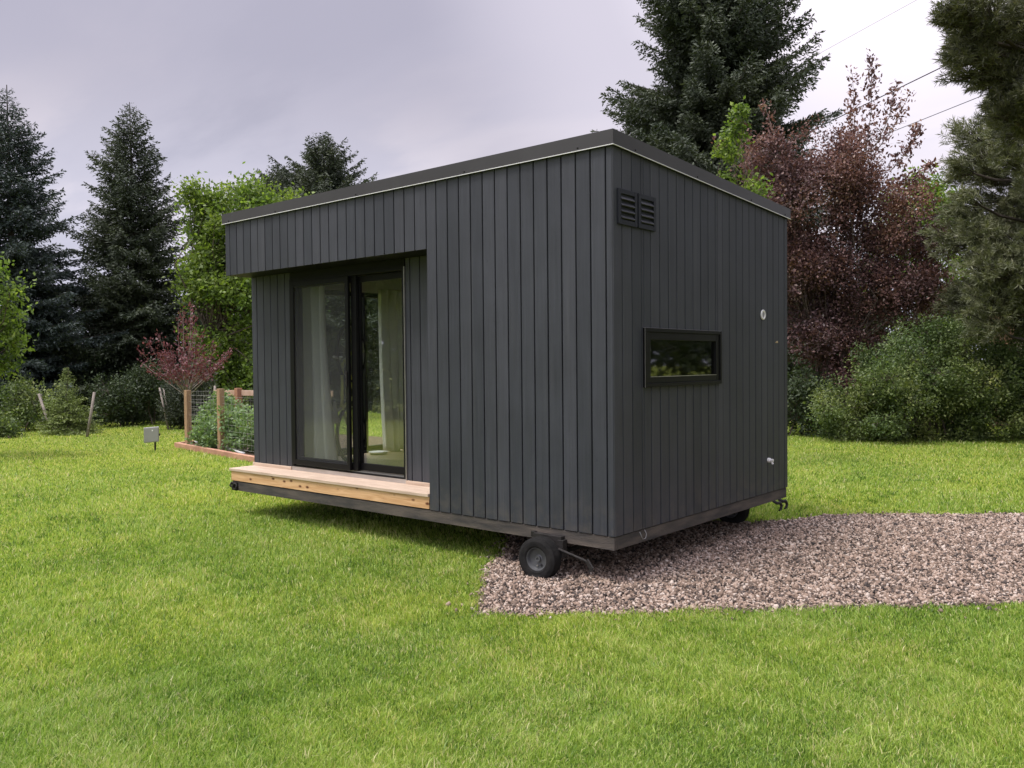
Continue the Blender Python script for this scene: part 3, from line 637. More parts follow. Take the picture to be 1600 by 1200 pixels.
# wheels
def wheel(cx, cy, cz, out, R_=0.157, wd=0.115, ang=0.0):
    ax = Vector((math.sin(ang), -math.cos(ang), 0)) * out
    wh = empty_part('wheel', (cx, cy, cz), cab)
    t = MB(); h = wd / 2
    prof = [(-h * 0.86, 0.088), (-h, 0.10), (-h, 0.125), (-h * 0.9, R_ - 0.012)]
    for k in range(7):
        z = -h * 0.72 + k * h * 1.44 / 6
        prof += [(z - 0.005, R_), (z + 0.005, R_), (z + 0.006, R_ - 0.006), (z + 0.0105, R_ - 0.006)]
    prof = prof[:-2] + [(h * 0.9, R_ - 0.012), (h, 0.132), (h * 1.02, 0.118), (h * 1.0, 0.098), (h * 0.86, 0.086)]
    t.lathe((cx, cy, cz), ax, prof, 48, True)
    ob = t.build('tyre', M_RUBBER, wh, 0, False)
    # sag: the tyre is half flat where it meets the stones
    for v in ob.data.vertices:
        zz = v.co.z + 0
        if zz < -0.125: v.co.z = -0.125 + (zz + 0.125) * 0.35; v.co.y *= 1.12
    r = MB(); r.lathe((cx, cy, cz), ax, [(-h * 0.8, 0.086), (h * 0.80, 0.092), (h * 0.86, 0.09), (h * 0.84, 0.082), (h * 0.35, 0.072), (h * 0.25, 0.03), (h * 0.3, 0.022)], 40); r.build('rim', M_RIM, wh, 0, False)
    r = MB(); r.lathe(Vector((cx, cy, cz)) + ax * h * 0.3, ax, [(0, 0.021), (0.016, 0.021), (0.016, 0.012), (0.006, 0.011)], 20); r.build('hub', M_RIM, wh)
    r = MB(); up = Vector((0, 0, 1)); sd_ = ax.cross(up)
    r.lathe(Vector((cx, cy, cz)) + ax * h * 0.36 - up * 0.05 + sd_ * 0.004, ax, [(0, 0.006), (0.012, 0.005)], 10); r.build('valve', M_ALU, wh)
    r = MB(); r.lathe(Vector((cx, cy, cz)) + ax * h * 0.32 - up * 0.046 - sd_ * 0.028, ax, [(0, 0.010), (0.004, 0.010)], 12); r.build('rim_hole', M_BACK, wh)
    return wh
def empty_part(name, loc, parent):
    o = bpy.data.objects.new(name, None); COL.objects.link(o); o.parent = parent; o.location = Vector(loc) - wloc(parent); o.empty_display_size = 0.05; return o
WX, WYc, WZc = -0.585, -0.115, G + 0.012 + 0.138
wheel(WX, WYc, WZc, 1, ang=0.10)
wheel(-0.6, DP + 0.10, WZc, -1)
wheel(-0.42, 2.72, WZc, 1)
ax = MB(); ax.tube([(WX, WYc + 0.03, WZc), (WX, 2.9, WZc)], 0.018, 8); ax.build('axle', M_STEEL, cab)
br_ = MB(); br_.box((-0.70, -0.045, -0.02), (-0.44, 0.003, 0.055)); br_.box((-0.47, -0.05, -0.10), (-0.42, 0.004, 0.03)); br_.box((-0.74, -0.03, 0.02), (-0.70, 0.003, 0.06)); br_.build('wheel_bracket', M_STEEL, cab, 0.003)
jk = MB(); jk.tube([(-0.45, -0.06, -0.035), (-0.20, -0.12, -0.062), (-0.13, -0.14, -0.07)], 0.009, 8); jk.beam((-0.145, -0.137, -0.062), (-0.085, -0.155, -0.115), 0.012, 0.035); jk.beam((-0.083, -0.155, -0.112), (-0.115, -0.155, -0.132), 0.012, 0.02); jk.build('jack_handle', M_STEEL, cab)

# things inside
def curtain(name, path, z0, z1, label, flare=0.0, seed=0):
    """gathered cloth hanging along a plan path"""
    rs = random.Random(seed); P = [Vector((*p, 0)) for p in path]
    n = 90; V = []; rows = 24
    d = P[1] - P[0]; nn = Vector((-d.y, d.x, 0)).normalized()
    ph = [rs.uniform(0, 6) for _ in range(4)]
    for j in range(rows + 1):
        s = j / rows; z = z1 + (z0 - z1) * s
        for i in range(n + 1):
            u = i / n; amp = 0.055 + 0.02 * s
            fold = amp * math.sin(u * 38 + ph[0] + 1.4 * math.sin(u * 6 + ph[1]) + s * 0.8) + 0.015 * math.sin(u * 11 + s * 3 + ph[2])
            uu = 0.5 + (u - 0.5) * (1 + flare * s ** 1.5)
            p = P[0] + d * uu + nn * fold; V.append((p.x, p.y, z + 0.01 * math.sin(u * 20) * (s > 0.97)))
    F = [(j * (n + 1) + i, j * (n + 1) + i + 1, (j + 1) * (n + 1) + i + 1, (j + 1) * (n + 1) + i) for j in range(rows) for i in range(n)]
    mb = MB(); mb.add(V, F); o = mb.build(name, M_CURT, None, 0, True, (P[0].x, P[0].y, z0))
    sl = o.modifiers.new('thick', 'SOLIDIFY'); sl.thickness = 0.003
    return tag(o, label, 'curtain', 'linen curtains inside the cabin')
curtain('curtain', [(-4.76, 0.56), (-3.98, 0.56)], 0.26, 2.24, 'grey green linen curtain hanging behind the screened left door panel', 0.4, 1)
curtain('curtain', [(-4.72, 1.94), (-4.72, 2.80)], 0.25, 2.26, 'pale sage linen curtain seen deep in the cabin through the right glass panel', -0.15, 2)
def bicycle():
    b = empty('bicycle', (-4.12, 1.0, 0.25), 'yellow green bicycle stored upright inside the cabin behind the screened door', 'bicycle')
    # stands on its rear wheel: frame axis is vertical, in the plane x ~ const facing the door
    def P(a, h, o=0.0):       # a: across, h: height
        return (-4.12 - a * 0.38, 1.0 + a * 0.925 + o * 0, 0.25 + h)
    lime = principled('lime_frame_paint', (0.62, 0.66, 0.16), 0.35); blk = M_BLACK
    def ring(c, R_, r, n=36):
        return [P(c[0] + R_ * math.cos(2 * PI * k / n), c[1] + R_ * math.sin(2 * PI * k / n)) for k in range(n + 1)]
    rw, fw = (0.0, 0.33), (0.02, 1.22)
    for c in (rw, fw):
        m = MB(); m.tube(ring(c, 0.315, 0.018), 0.018, 8); wv = m.build('wheel', M_RUBBER, b, 0, True)
        m = MB(); m.tube(ring(c, 0.29, 0.008), 0.009, 6); m.build('rim', M_ALU, wv, 0, True)
        m = MB()
        for k in range(16): m.tube([P(*c), P(c[0] + 0.29 * math.cos(k * PI / 8), c[1] + 0.29 * math.sin(k * PI / 8))], 0.0022, 4)
        m.build('spokes', M_ALU, wv)
    bb, st_, hd, hd2 = (0.10, 0.74), (-0.20, 0.62), (-0.18, 1.12), (-0.10, 1.14)
    m = MB()
    for a, c in ((bb, st_), (st_, hd), (bb, hd2), (hd, hd2), (rw, bb), (rw, st_), (hd2, fw)): m.tube([P(*a), P(*c)], 0.017, 10)
    m.build('frame', lime, b, 0, True)
    m = MB(); m.tube([P(*st_), P(-0.34, 0.58)], 0.013, 8); m.tube([P(-0.34, 0.47), P(-0.36, 0.56), P(-0.35, 0.70)], [0.05, 0.035, 0.015], 10); m.build('saddle', principled('pale_saddle', (0.6, 0.6, 0.58), 0.5), b, 0, True)
    m = MB(); m.tube([P(*hd), P(-0.27, 1.15)], 0.014, 8); x, y, z = P(-0.29, 1.16); m.tube([(x - 0.18, y + 0.2, z + 0.01), (x, y, z), (x + 0.2, y - 0.2, z + 0.01)], 0.014, 8); m.build('handlebar', principled('silver_handlebar', (0.7, 0.7, 0.68), 0.3, 0.4), b, 0, True)
    m = MB(); m.lathe(P(*bb), (0.78, -0.62, 0), [(-0.01, 0.09), (0.01, 0.09)], 24); m.tube([P(*bb), P(0.2, 0.86)], 0.01, 6); m.build('crank', M_STEEL, b)
bicycle()
pm = MB(); pm.lathe((-4.60, 1.80, 0.2455), (0, 0, 1), [(0, 0.085), (0.015, 0.11), (0.03, 0.12), (0.034, 0.115), (0.012, 0.075)], 28)
tag(pm.build('dish', M_WHITE, None, 0, True, (-4.60, 1.80, 0.2455)), 'small white dish on the cabin floor beside the pale curtain', 'dish')

# ================================================================ TREES AND PLANTS
BARK = principled('grey_brown_bark', (0.13, 0.10, 0.08), 0.9, 0, 0.8, 25, 0.5, 8)
BARKD = principled('dark_conifer_bark', (0.07, 0.055, 0.045), 0.9, 0, 0.8, 20, 0.5, 6)
BARKP = principled('pale_twig_bark', (0.28, 0.24, 0.21), 0.85, 0, 0.4, 30, 0.4, 8)
SPRUCE = leafmat('blue_spruce_needles', [(0.022, 0.034, 0.028), (0.038, 0.054, 0.048), (0.062, 0.082, 0.078), (0.11, 0.135, 0.135)], 0.6, 0.1, ((0.8, 0.85, 0.85), (1, 1, 1), (1.25, 1.2, 1.15)), 0.6)
SPRUCEG = leafmat('green_spruce_needles', [(0.026, 0.036, 0.022), (0.044, 0.058, 0.036), (0.068, 0.084, 0.056), (0.11, 0.13, 0.095)], 0.6, 0.1, ((0.8, 0.85, 0.85), (1, 1, 1), (1.25, 1.2, 1.1)), 0.6)
YOUNG = leafmat('young_spruce_needles', [(0.08, 0.11, 0.035), (0.14, 0.185, 0.055), (0.21, 0.26, 0.085), (0.30, 0.34, 0.14)], 0.6, 0.15)
LIME = leafmat('bright_green_leaves', [(0.05, 0.085, 0.022), (0.11, 0.17, 0.038), (0.20, 0.28, 0.062), (0.33, 0.40, 0.12)], 0.5, 0.45, ((0.75, 0.85, 0.9), (1, 1, 1), (1.2, 1.1, 1.0)), 0.5)
PURPLE = leafmat('dark_purple_leaves', [(0.042, 0.023, 0.024), (0.088, 0.048, 0.047), (0.155, 0.088, 0.082), (0.25, 0.15, 0.13), (0.38, 0.31, 0.27)], 0.5, 0.25, ((0.7, 0.75, 0.85), (1, 1, 1), (1.25, 1.2, 1.0)), 0.5, 0.25, (1.3, 1.05, 0.8))
PLUM = leafmat('wine_red_leaves', [(0.07, 0.025, 0.03), (0.13, 0.05, 0.055), (0.20, 0.085, 0.09), (0.30, 0.16, 0.155)], 0.45, 0.3, tcol=(1.3, 0.9, 0.9))
SHRUB = leafmat('dull_green_shrub_leaves', [(0.045, 0.07, 0.027), (0.10, 0.14, 0.05), (0.175, 0.225, 0.08), (0.33, 0.36, 0.16)], 0.5, 0.3, ((0.75, 0.85, 0.85), (1, 1, 1), (1.25, 1.1, 1.0)), 0.7)
DSHRUB = leafmat('dark_shrub_leaves', [(0.022, 0.035, 0.018), (0.04, 0.06, 0.028), (0.068, 0.095, 0.044), (0.12, 0.145, 0.075)], 0.55, 0.2)
PINE = leafmat('long_pine_needles', [(0.05, 0.058, 0.032), (0.09, 0.098, 0.055), (0.14, 0.145, 0.085), (0.22, 0.205, 0.135)], 0.5, 0.15)
PINEB = leafmat('blue_pine_needles', [(0.085, 0.10, 0.055), (0.145, 0.16, 0.09), (0.21, 0.22, 0.13), (0.30, 0.29, 0.19)], 0.5, 0.15)
VEG = leafmat('vegetable_leaves', [(0.09, 0.15, 0.06), (0.15, 0.23, 0.10), (0.22, 0.32, 0.15), (0.32, 0.42, 0.22)], 0.5, 0.35)

def spruce(name, base, H, R, seed, mat, label, cat='spruce tree', group=None, dens=1.0, leafl=0.105, lw=0.036, pw=0.85, low=0.02, lean=(0, 0), spacing=0.062, rise=0.0, only=None):
    rng = np.random.default_rng(seed); base = np.array(base, float)
    root = empty(name, tuple(base), label, cat, group)
    tr = MB(); n = 9
    top = base + np.array([lean[0], lean[1], H])
    tr.tube([base + (top - base) * k / n + np.array([rng.normal(0, 0.02), rng.normal(0, 0.02), 0]) for k in range(n + 1)], [max(0.012, H * 0.017 * (1 - k / n) ** 0.9) for k in range(n + 1)], 10)
    nb = int(H * 44 * dens); C = []; A = []; Ls = []; T = []
    for i in range(nb):
        t = low + (0.985 - low) * (i + rng.random()) / nb
        az = i * 2.39996 + rng.normal(0, 0.3)
        if only and not only(t, az, rng): continue
        Lb = R * ((1 - t) ** pw) * rng.uniform(0.66, 1.16) * (1.0 + 0.10 * math.sin(t * 23 + az * 2)) + 0.02
        sm = min(1.0, 0.35 + Lb / 0.9)
        if rng.random() < 0.10: Lb *= 0.45
        if math.sin(az * 3 + t * 9 + seed) > 0.95 and t > 0.25: continue
        d = np.array([math.cos(az), math.sin(az), 0]); sd = np.array([-d[1], d[0], 0])
        up0 = -0.18 + 0.75 * t ** 2 + rng.normal(0, 0.08) + rise; curl = 0.28
        p0 = base + (top - base) * t
        def pos(s): return p0 + d * Lb * s[:, None] + np.array([0, 0, 1.0]) * (up0 * s + curl * s * s - 0.28 * s * (1 - t))[:, None] * Lb
        ns = max(3, int(Lb / spacing)); s = 0.12 + 0.88 * (np.arange(ns) + rng.random(ns)) / ns
        q = pos(s); btint = rng.normal(0, 0.1)
        if Lb > 0.5:
            sp = pos(np.linspace(0, 1, 4)); tr.tube([tuple(x) for x in sp], [0.006 + Lb * 0.010, 0.005 + Lb * 0.007, 0.004 + Lb * 0.004, 0.004], 4, False)
        for side in (-1, 1):
            tl = (0.36 * Lb * (1 - s) ** 0.7 + 0.10 * sm) * rng.uniform(0.6, 1.1, ns)
            td = unit(d * rng.uniform(0.45, 0.9, ns)[:, None] + sd * side * rng.uniform(0.6, 1.0, ns)[:, None] + np.array([0, 0, 1.0]) * rng.normal(-0.16, 0.14, ns)[:, None])
            m = np.maximum(2, (tl / 0.042).astype(int)); idx = np.repeat(np.arange(ns), m)
            u = np.concatenate([(np.arange(k) + 0.5) / k for k in m])
            c = q[idx] + td[idx] * (u * tl[idx])[:, None] + np.array([0, 0, -1.0]) * (0.10 * u * u * tl[idx])[:, None]
            a = unit(td[idx] * 0.8 + rng.normal(0, 0.5, (len(idx), 3)))
            C.append(c); A.append(a); Ls.append(np.full(len(idx), leafl * sm) * rng.uniform(0.7, 1.3, len(idx))); T.append(0.35 + 0.3 * u * s[idx] + btint + rng.normal(0, 0.13, len(idx)))
        c = q; a = unit(d + rng.normal(0, 0.4, (ns, 3))); C.append(c); A.append(a); Ls.append(np.full(ns, leafl * 1.2 * sm)); T.append(np.full(ns, 0.4 + btint))
    C = np.concatenate(C); A = np.concatenate(A); Ls = np.concatenate(Ls); T = np.clip(np.concatenate(T), 0, 1)
    tr.build('trunk', BARKD, root)
    quads('crown', leaf_quads(C, A, Ls, Ls * lw / leafl * rng.uniform(0.7, 1.4, len(Ls)), rng), mat, root, T)
    return root

def lobed(name, base, lobes, seed, mat, label, cat='tree', group=None, leaf=0.06, clump=0.16, cdens=30.0, lpc=26, trunk_r=0.09, bark=BARK, split=0.35, part='crown', twigs=True, droop=0.0, shell=0.55, upright=0.0, nstem=1, aspect=0.55):
    """lobes: (x, y, z, r) world spheres; leaves sit in twig clumps through each lobe"""
    rng = np.random.default_rng(seed); base = np.array(base, float)
    root = empty(name, tuple(base), label, cat, group)
    tr = MB(); LO = np.array(lobes, float); top = LO[:, 2].max()
    cen = np.array([LO[:, 0].mean(), LO[:, 1].mean()]); forks = []
    for s in range(nstem):
        a = 2 * PI * s / nstem; b0 = base + (np.array([math.cos(a), math.sin(a), 0]) * 0.35 * (nstem > 1))
        f = np.array([b0[0] * 0.7 + cen[0] * 0.3 + rng.normal(0, 0.1), b0[1] * 0.7 + cen[1] * 0.3 + rng.normal(0, 0.1), base[2] + (top - base[2]) * split])
        if trunk_r: tr.tube([b0, b0 * 0.5 + f * 0.5 + np.array([rng.normal(0, 0.04), rng.normal(0, 0.04), 0]), f], [trunk_r, trunk_r * 0.8, trunk_r * 0.62], 10)
        forks.append(f)
    C = []; A = []; T = []
    for (x, y, z, r) in LO:
        c0 = np.array([x, y, z]); f = min(forks, key=lambda q: np.linalg.norm(q - c0))
        if trunk_r:
            dl = np.linalg.norm(c0 - f)
            m1 = f * 0.66 + c0 * 0.34 + rng.normal(0, 0.06 * dl, 3) + np.array([0, 0, 0.05 * dl]); m2 = f * 0.3 + c0 * 0.7 + rng.normal(0, 0.05 * dl, 3)
            tr.tube([f, m1, m2, c0], [trunk_r * 0.24, trunk_r * 0.17, trunk_r * 0.11, trunk_r * 0.06], 5, False)
        k = max(6, int(cdens * r * r * 4)); D = unit(rng.normal(size=(k, 3))); D[:, 2] = D[:, 2] * 0.85 + 0.08
        rad = r * (shell + (1.08 - shell) * rng.random(k) ** 0.7)
        Q = c0 + D * rad[:, None]; lt = rng.normal(0, 0.12)
        if twigs and trunk_r:
            for j in range(0, k, 3): tr.tube([c0, c0 * 0.5 + Q[j] * 0.5 + rng.normal(0, 0.03, 3), Q[j]], [max(0.006, trunk_r * 0.09), 0.005, 0.003], 3, False)
        m = lpc; idx = np.repeat(np.arange(k), m)
        off = rng.normal(0, 1, (k * m, 3)) * clump * 0.5 + D[idx] * rng.uniform(-0.6, 0.6, (k * m, 1)) * clump
        C.append(Q[idx] + off); A.append(unit(D[idx] * 0.6 + rng.normal(0, 0.8, (k * m, 3)) + np.array([0, 0, upright - droop])))
        T.append(0.42 + lt + np.repeat(rng.normal(0, 0.10, k), m) + rng.normal(0, 0.15, k * m))
    C = np.concatenate(C); A = np.concatenate(A); T = np.clip(np.concatenate(T), 0, 1)
    ok = C[:, 2] > base[2] + 0.01; C, A, T = C[ok], A[ok], T[ok]
    L = leaf * rng.uniform(0.6, 1.3, len(C))
    if trunk_r: tr.build('trunk', bark, root)
    quads(part, leaf_quads(C, A, L, L * aspect, rng), mat, root, T)
    return root
def pxlobes(spec, dist, seed, spread=0.8, fill=1):
    """lobes given as photo ellipses (x, y, rx, ry, count), scattered in depth about dist"""
    rs = np.random.default_rng(seed); out = []; f = 1333.4
    for (px, py, rx, ry, cnt) in spec:
        for _ in range(cnt):
            a = rs.uniform(0, 2 * PI); q = math.sqrt(rs.random()) * 0.8
            x, y = px + rx * q * math.cos(a), py + ry * q * math.sin(a)
            dd = dist + rs.uniform(-spread, spread) * (rx / f * dist) * math.sqrt(max(0.05, 1 - q * q))
            p = at(x, dd); p[2] = max(hz(x, y, dd), G + 0.1)
            out.append((*p, min(rx, ry) / f * dist * rs.uniform(0.30, 0.5) * (1.25 if cnt < 4 else 1)))
    return out

# the three spruces at the left and behind the roof
def px_spruce(px, ytop, dist, halfw, wy, *a, **k):
    """halfw: half width in the photo at row wy"""
    b = at(px, dist); H = hz(px, ytop, dist) - G; zz = hz(px, wy, dist) - G
    R_ = halfw / 1333.4 * dist / ((1 - zz / H) ** k.get('pw', 0.85))
    return b, H, R_
b, H, R_ = px_spruce(22, 136, 25, 100, 400)
spruce('spruce_tree', b, H, R_, 1, SPRUCE, 'tall blue green spruce cut by the left edge of the photo', group='tall spruces behind the lawn', pw=0.85)
b, H, R_ = px_spruce(212, 163, 27, 88, 400)
spruce('spruce_tree', b, H, R_, 2, SPRUCEG, 'tall dark pointed spruce standing between the leftmost spruce and the bright green tree', group='tall spruces behind the lawn', pw=0.8)
b, H, R_ = px_spruce(510, 212, 34, 60, 290, pw=0.85)
spruce('spruce_tree', b, H, R_, 3, SPRUCEG, 'distant spruce whose tip shows over the low end of the cabin roof', group='tall spruces behind the lawn', pw=0.85, dens=0.9, leafl=0.12, lw=0.042)
b, H, R_ = px_spruce(438, 258, 37, 48, 310, pw=0.9)
spruce('spruce_tree', b, H, R_, 13, SPRUCEG, 'smaller distant spruce just left of the tip over the cabin roof', group='tall spruces behind the lawn', pw=0.9, dens=0.8, leafl=0.12, lw=0.038)
b, H, R_ = px_spruce(1122, -120, 27, 152, 190, pw=0.42)
spruce('spruce_tree', b, H, R_, 4, SPRUCEG, 'huge dark spruce towering behind the right half of the cabin', group='tall spruces behind the lawn', pw=0.42, dens=0.95, low=0.06, rise=-0.05, leafl=0.13, lw=0.042)
# young spruce between its leaning stakes
b, H, R_ = px_spruce(104, 573, 20.5, 26, 650)
spruce('young_spruce', b, H, 0.86, 6, YOUNG, 'small light green spruce between two leaning stakes at the left', 'young spruce', dens=3.2, leafl=0.06, lw=0.022, pw=1.15, low=0.02, spacing=0.045, rise=0.0)
def stake(px0, y0, px1, y1, dist, label, r=0.035):
    a = at(px0, dist, G - 0.02); b = at(px1, dist + 0.15, hz(px1, y1, dist)); m = MB()
    mid = (a + b) / 2 + np.array([0.012, 0, 0.0]); m.tube([a, mid, b], [r, r * 0.95, r * 0.85], 8)
    tag(m.build('stake', BARKP, None, 0, True, tuple(a)), label, 'stake', 'leaning wooden stakes')
stake(79, 674, 60, 616, 20.8, 'grey wooden stake leaning left beside the small light green spruce')
stake(76, 668, 63, 615, 21.6, 'second thin stake close behind the left leaning one by the small spruce', 0.025)
stake(134, 672, 147, 613, 19.5, 'pale wooden stake leaning right beside the small light green spruce')
stake(262, 652, 249, 606, 21.5, 'thin weathered stake leaning left in front of the dark shrubs', 0.028)
stake(266, 652, 255, 607, 21.9, 'thinner stake behind the leaning one near the dark shrubs', 0.022)
stake(327, 652, 336, 603, 19.0, 'weathered grey stake leaning behind the garden fence', 0.03)

# bright green tree behind the low end of the cabin
lobed('maple_tree', at(330, 25), pxlobes([(335, 348, 52, 50, 17), (318, 445, 38, 40, 12), (355, 430, 64, 52, 22), (350, 535, 56, 48, 18), (400, 335, 60, 42, 16), (455, 335, 50, 38, 13), (380, 590, 64, 44, 16), (420, 460, 70, 60, 14), (325, 308, 32, 20, 6)], 25, 21, 0.9), 22, LIME, 'bright yellow green leafy tree behind the low end of the cabin', leaf=0.125, clump=0.34, cdens=17, lpc=34, trunk_r=0.12, shell=0.5)
lobed('maple_tree', at(-60, 15), pxlobes([(0, 450, 38, 45, 6), (10, 520, 42, 42, 7), (-10, 575, 30, 28, 4), (-80, 480, 70, 90, 10), (-120, 400, 60, 60, 6)], 15, 23, 0.7), 24, LIME, 'bright green leafy branches hanging in at the left edge of the photo', leaf=0.085, clump=0.17, cdens=42, lpc=28, trunk_r=0.08, droop=0.2)
# small wine red tree by the garden
def small_plum():
    base = at(290, 20.2); rng = np.random.default_rng(31)
    root = empty('plum_tree', tuple(base), 'small wine red leaved tree with a thin pale trunk behind the garden fence', 'tree')
    tr = MB(); f = base + np.array([0.02, 0.02, 1.1]); tr.tube([base, base * 0.5 + f * 0.5 + np.array([0.04, 0, 0]), f], [0.05, 0.036, 0.03], 8)
    C = []; A = []; T = []
    for i in range(34):
        az = i * 2.4; el = rng.uniform(0.45, 1.15) if i % 6 else 1.45; ln = rng.uniform(0.9, 1.5) if i % 6 else rng.uniform(1.5, 1.95)
        tip = f + np.array([math.cos(az) * math.cos(el), math.sin(az) * math.cos(el), math.sin(el)]) * ln
        mid = f * 0.5 + tip * 0.5 + np.array([math.cos(az), math.sin(az), -0.6]) * 0.09
        tr.tube([f - np.array([0, 0, rng.uniform(0, 0.25)]), mid, tip], [0.012, 0.007, 0.003], 5, False)
        m = 85; u = rng.uniform(0.30, 1.03, m)[:, None]; p = np.where(u < 0.5, f + (mid - f) * u * 2, mid + (tip - mid) * (u - 0.5) * 2)
        C.append(p + rng.normal(0, 0.045, (m, 3))); A.append(unit(rng.normal(0, 0.7, (m, 3)) + (tip - mid) * 0.9)); T.append(0.4 + rng.normal(0, 0.2, m))
    tr.build('trunk', BARKP, root); C = np.concatenate(C); L = 0.075 * rng.uniform(0.6, 1.3, len(C))
    quads('crown', leaf_quads(C, np.concatenate(A), L, L * 0.5, rng), PLUM, root, np.clip(np.concatenate(T), 0, 1))
small_plum()

# purple leaved tree behind the right end of the cabin
lobed('chokecherry_tree', at(1290, 19.0), pxlobes([(1200, 300, 75, 70, 11), (1290, 300, 85, 85, 13), (1370, 330, 75, 75, 11), (1220, 420, 80, 80, 10), (1310, 440, 90, 90, 14), (1410, 420, 65, 70, 9), (1280, 560, 80, 70, 11), (1400, 500, 60, 55, 7), (1255, 630, 50, 40, 6), (1170, 240, 45, 35, 5), (1290, 230, 50, 40, 5), (1340, 560, 70, 60, 8), (1440, 380, 50, 50, 7), (1450, 450, 45, 45, 7)], 19.0, 41, 0.8), 42, PURPLE, 'spreading dark purple leaved tree behind the right end of the cabin', 'tree', leaf=0.070, clump=0.22, cdens=44, lpc=32, trunk_r=0.07, nstem=4, split=0.25)
# its tall bare shoots carry sparse leaves above the crown
def shoots():
    rng = np.random.default_rng(45)
    root = [o for o in COL.objects if o.name == 'chokecherry_tree'][0]
    tr = MB(); C = []; A = []; T = []
    for (x0, y0, x1, y1, dd, nn) in ((1350, 260, 1362, 92, 18.9, 442), (1330, 300, 1332, 118, 19.1, 289), (1368, 230, 1400, 135, 18.8, 204), (1360, 250, 1420, 150, 19.2, 187), (1390, 270, 1436, 200, 18.7, 323), (1320, 260, 1330, 160, 19.3, 153), (1380, 300, 1460, 258, 19.0, 255), (1230, 300, 1195, 165, 18.6, 187), (1180, 290, 1160, 195, 18.8, 153), (1200, 330, 1120, 225, 18.7, 153)):
        a = at(x0, dd); a[2] = hz(x0, y0, dd); b = at(x1, dd); b[2] = hz(x1, y1, dd); m = (a + b) / 2 + np.array([0.06, 0.02, -0.05])
        sh = MB().tube([a, m, b], [0.013, 0.009, 0.004], 5, False).build('shoot', BARKP, root)
        C = []; A = []; T = []
        u = rng.uniform(0.1, 1.02, nn)[:, None]; p = np.where(u < 0.5, a + (m - a) * u * 2, m + (b - m) * (u - 0.5) * 2)
        C.append(p + rng.normal(0, 0.10, (nn, 3)) * (1.25 - 0.6 * u)); A.append(unit(rng.normal(0, 0.7, (nn, 3)) + np.array([0, 0, 0.5]))); T.append(0.5 + rng.normal(0, 0.2, nn))
        C = C[0]; L = 0.10 * rng.uniform(0.6, 1.3, len(C))
        quads('leaves', leaf_quads(C, A[0], L, L * 0.5, rng), PURPLE, sh, np.clip(T[0], 0, 1))
shoots()
lobed('lilac_bush', at(1150, 13.2), pxlobes([(1152, 205, 12, 26, 4), (1140, 240, 22, 22, 4), (1160, 182, 9, 14, 2), (1150, 300, 45, 60, 6)], 13.2, 51, 0.8), 52, LIME, 'light green leafy shoots beside the purple tree just above the cabin roof', 'bush', leaf=0.07, clump=0.11, cdens=60, lpc=20, trunk_r=0.03, nstem=3, split=0.7)
lobed('birch_tree', at(1440, 30), pxlobes([(1440, 340, 50, 60, 9), (1400, 400, 60, 60, 7), (1470, 420, 50, 60, 7), (1450, 290, 24, 26, 4)], 30, 53, 0.8), 54, LIME, 'pale yellow green distant tree seen between the purple tree and the pines', 'tree', leaf=0.15, clump=0.4, cdens=16, lpc=26, trunk_r=0.12)

def pine(name, base, H, seed, mat, label, branches, tuft=0.11, trunk_r=0.16, nt=22, needles=34):
    """branches: list of (tip x, y, z, spread radius, count of tufts)"""
    rng = np.random.default_rng(seed); base = np.array(base, float)
    root = empty(name, tuple(base), label, 'pine tree', 'long needled pines at the right edge')
    tr = MB(); tr.tube([base, base + np.array([0.1, 0, H * 0.5]), base + np.array([0, 0.1, H])], [trunk_r, trunk_r * 0.7, 0.04], 12)
    C = []; A = []; T = []
    for (x, y, z, r, k) in branches:
        tip = np.array([x, y, z]); zz = min(max(z - base[2] - 0.5 * np.linalg.norm(tip[:2] - base[:2]) * 0.4, 0.5), H); s = base + np.array([0, 0, zz])
        mid = s * 0.4 + tip * 0.6 + np.array([0, 0, -0.12]); tr.tube([s, mid, tip], [0.05, 0.03, 0.010], 6, False)
        Q = tip + unit(rng.normal(size=(k, 3))) * r * rng.random((k, 1)) ** 0.5 * np.array([1, 1, 0.75])
        for q in Q[::2]: tr.tube([tip * 0.6 + mid * 0.4 + (q - tip) * 0.3, q], [0.010, 0.005], 4, False)
        dirs = unit((Q - tip) + (tip - base) * np.array([0.2, 0.2, 0]) + np.array([0, 0, 0.35]) * r + rng.normal(0, 0.1, Q.shape))
        idx = np.repeat(np.arange(k), needles); u = rng.uniform(-1.0, 0.6, len(idx))
        C.append(Q[idx] + dirs[idx] * (u * tuft * 0.8)[:, None]); A.append(unit(dirs[idx] * 0.9 + rng.normal(0, 0.62, (len(idx), 3)))); T.append(0.42 + np.repeat(rng.normal(0, 0.13, k), needles) + rng.normal(0, 0.15, len(idx)))
    tr.build('trunk', BARKD, root); C = np.concatenate(C); L = tuft * rng.uniform(0.7, 1.25, len(C))
    quads('crown', leaf_quads(C, np.concatenate(A), L, L * 0.10, rng), mat, root, np.clip(np.concatenate(T), 0, 1))
def pxtips(spec, dist, seed, spread=1.0):
    rs = np.random.default_rng(seed); out = []
    for (px, py, rx, ry, cnt, rr) in spec:
        for _ in range(cnt):
            x, y = px + rx * rs.uniform(-1, 1), py + ry * rs.uniform(-1, 1); dd = dist + rs.uniform(-spread, spread)
            p = at(x, dd); p[2] = hz(x, y, dd); out.append((*p, rr * rs.uniform(0.7, 1.2), int(62 * rr / 0.4)))
    return out
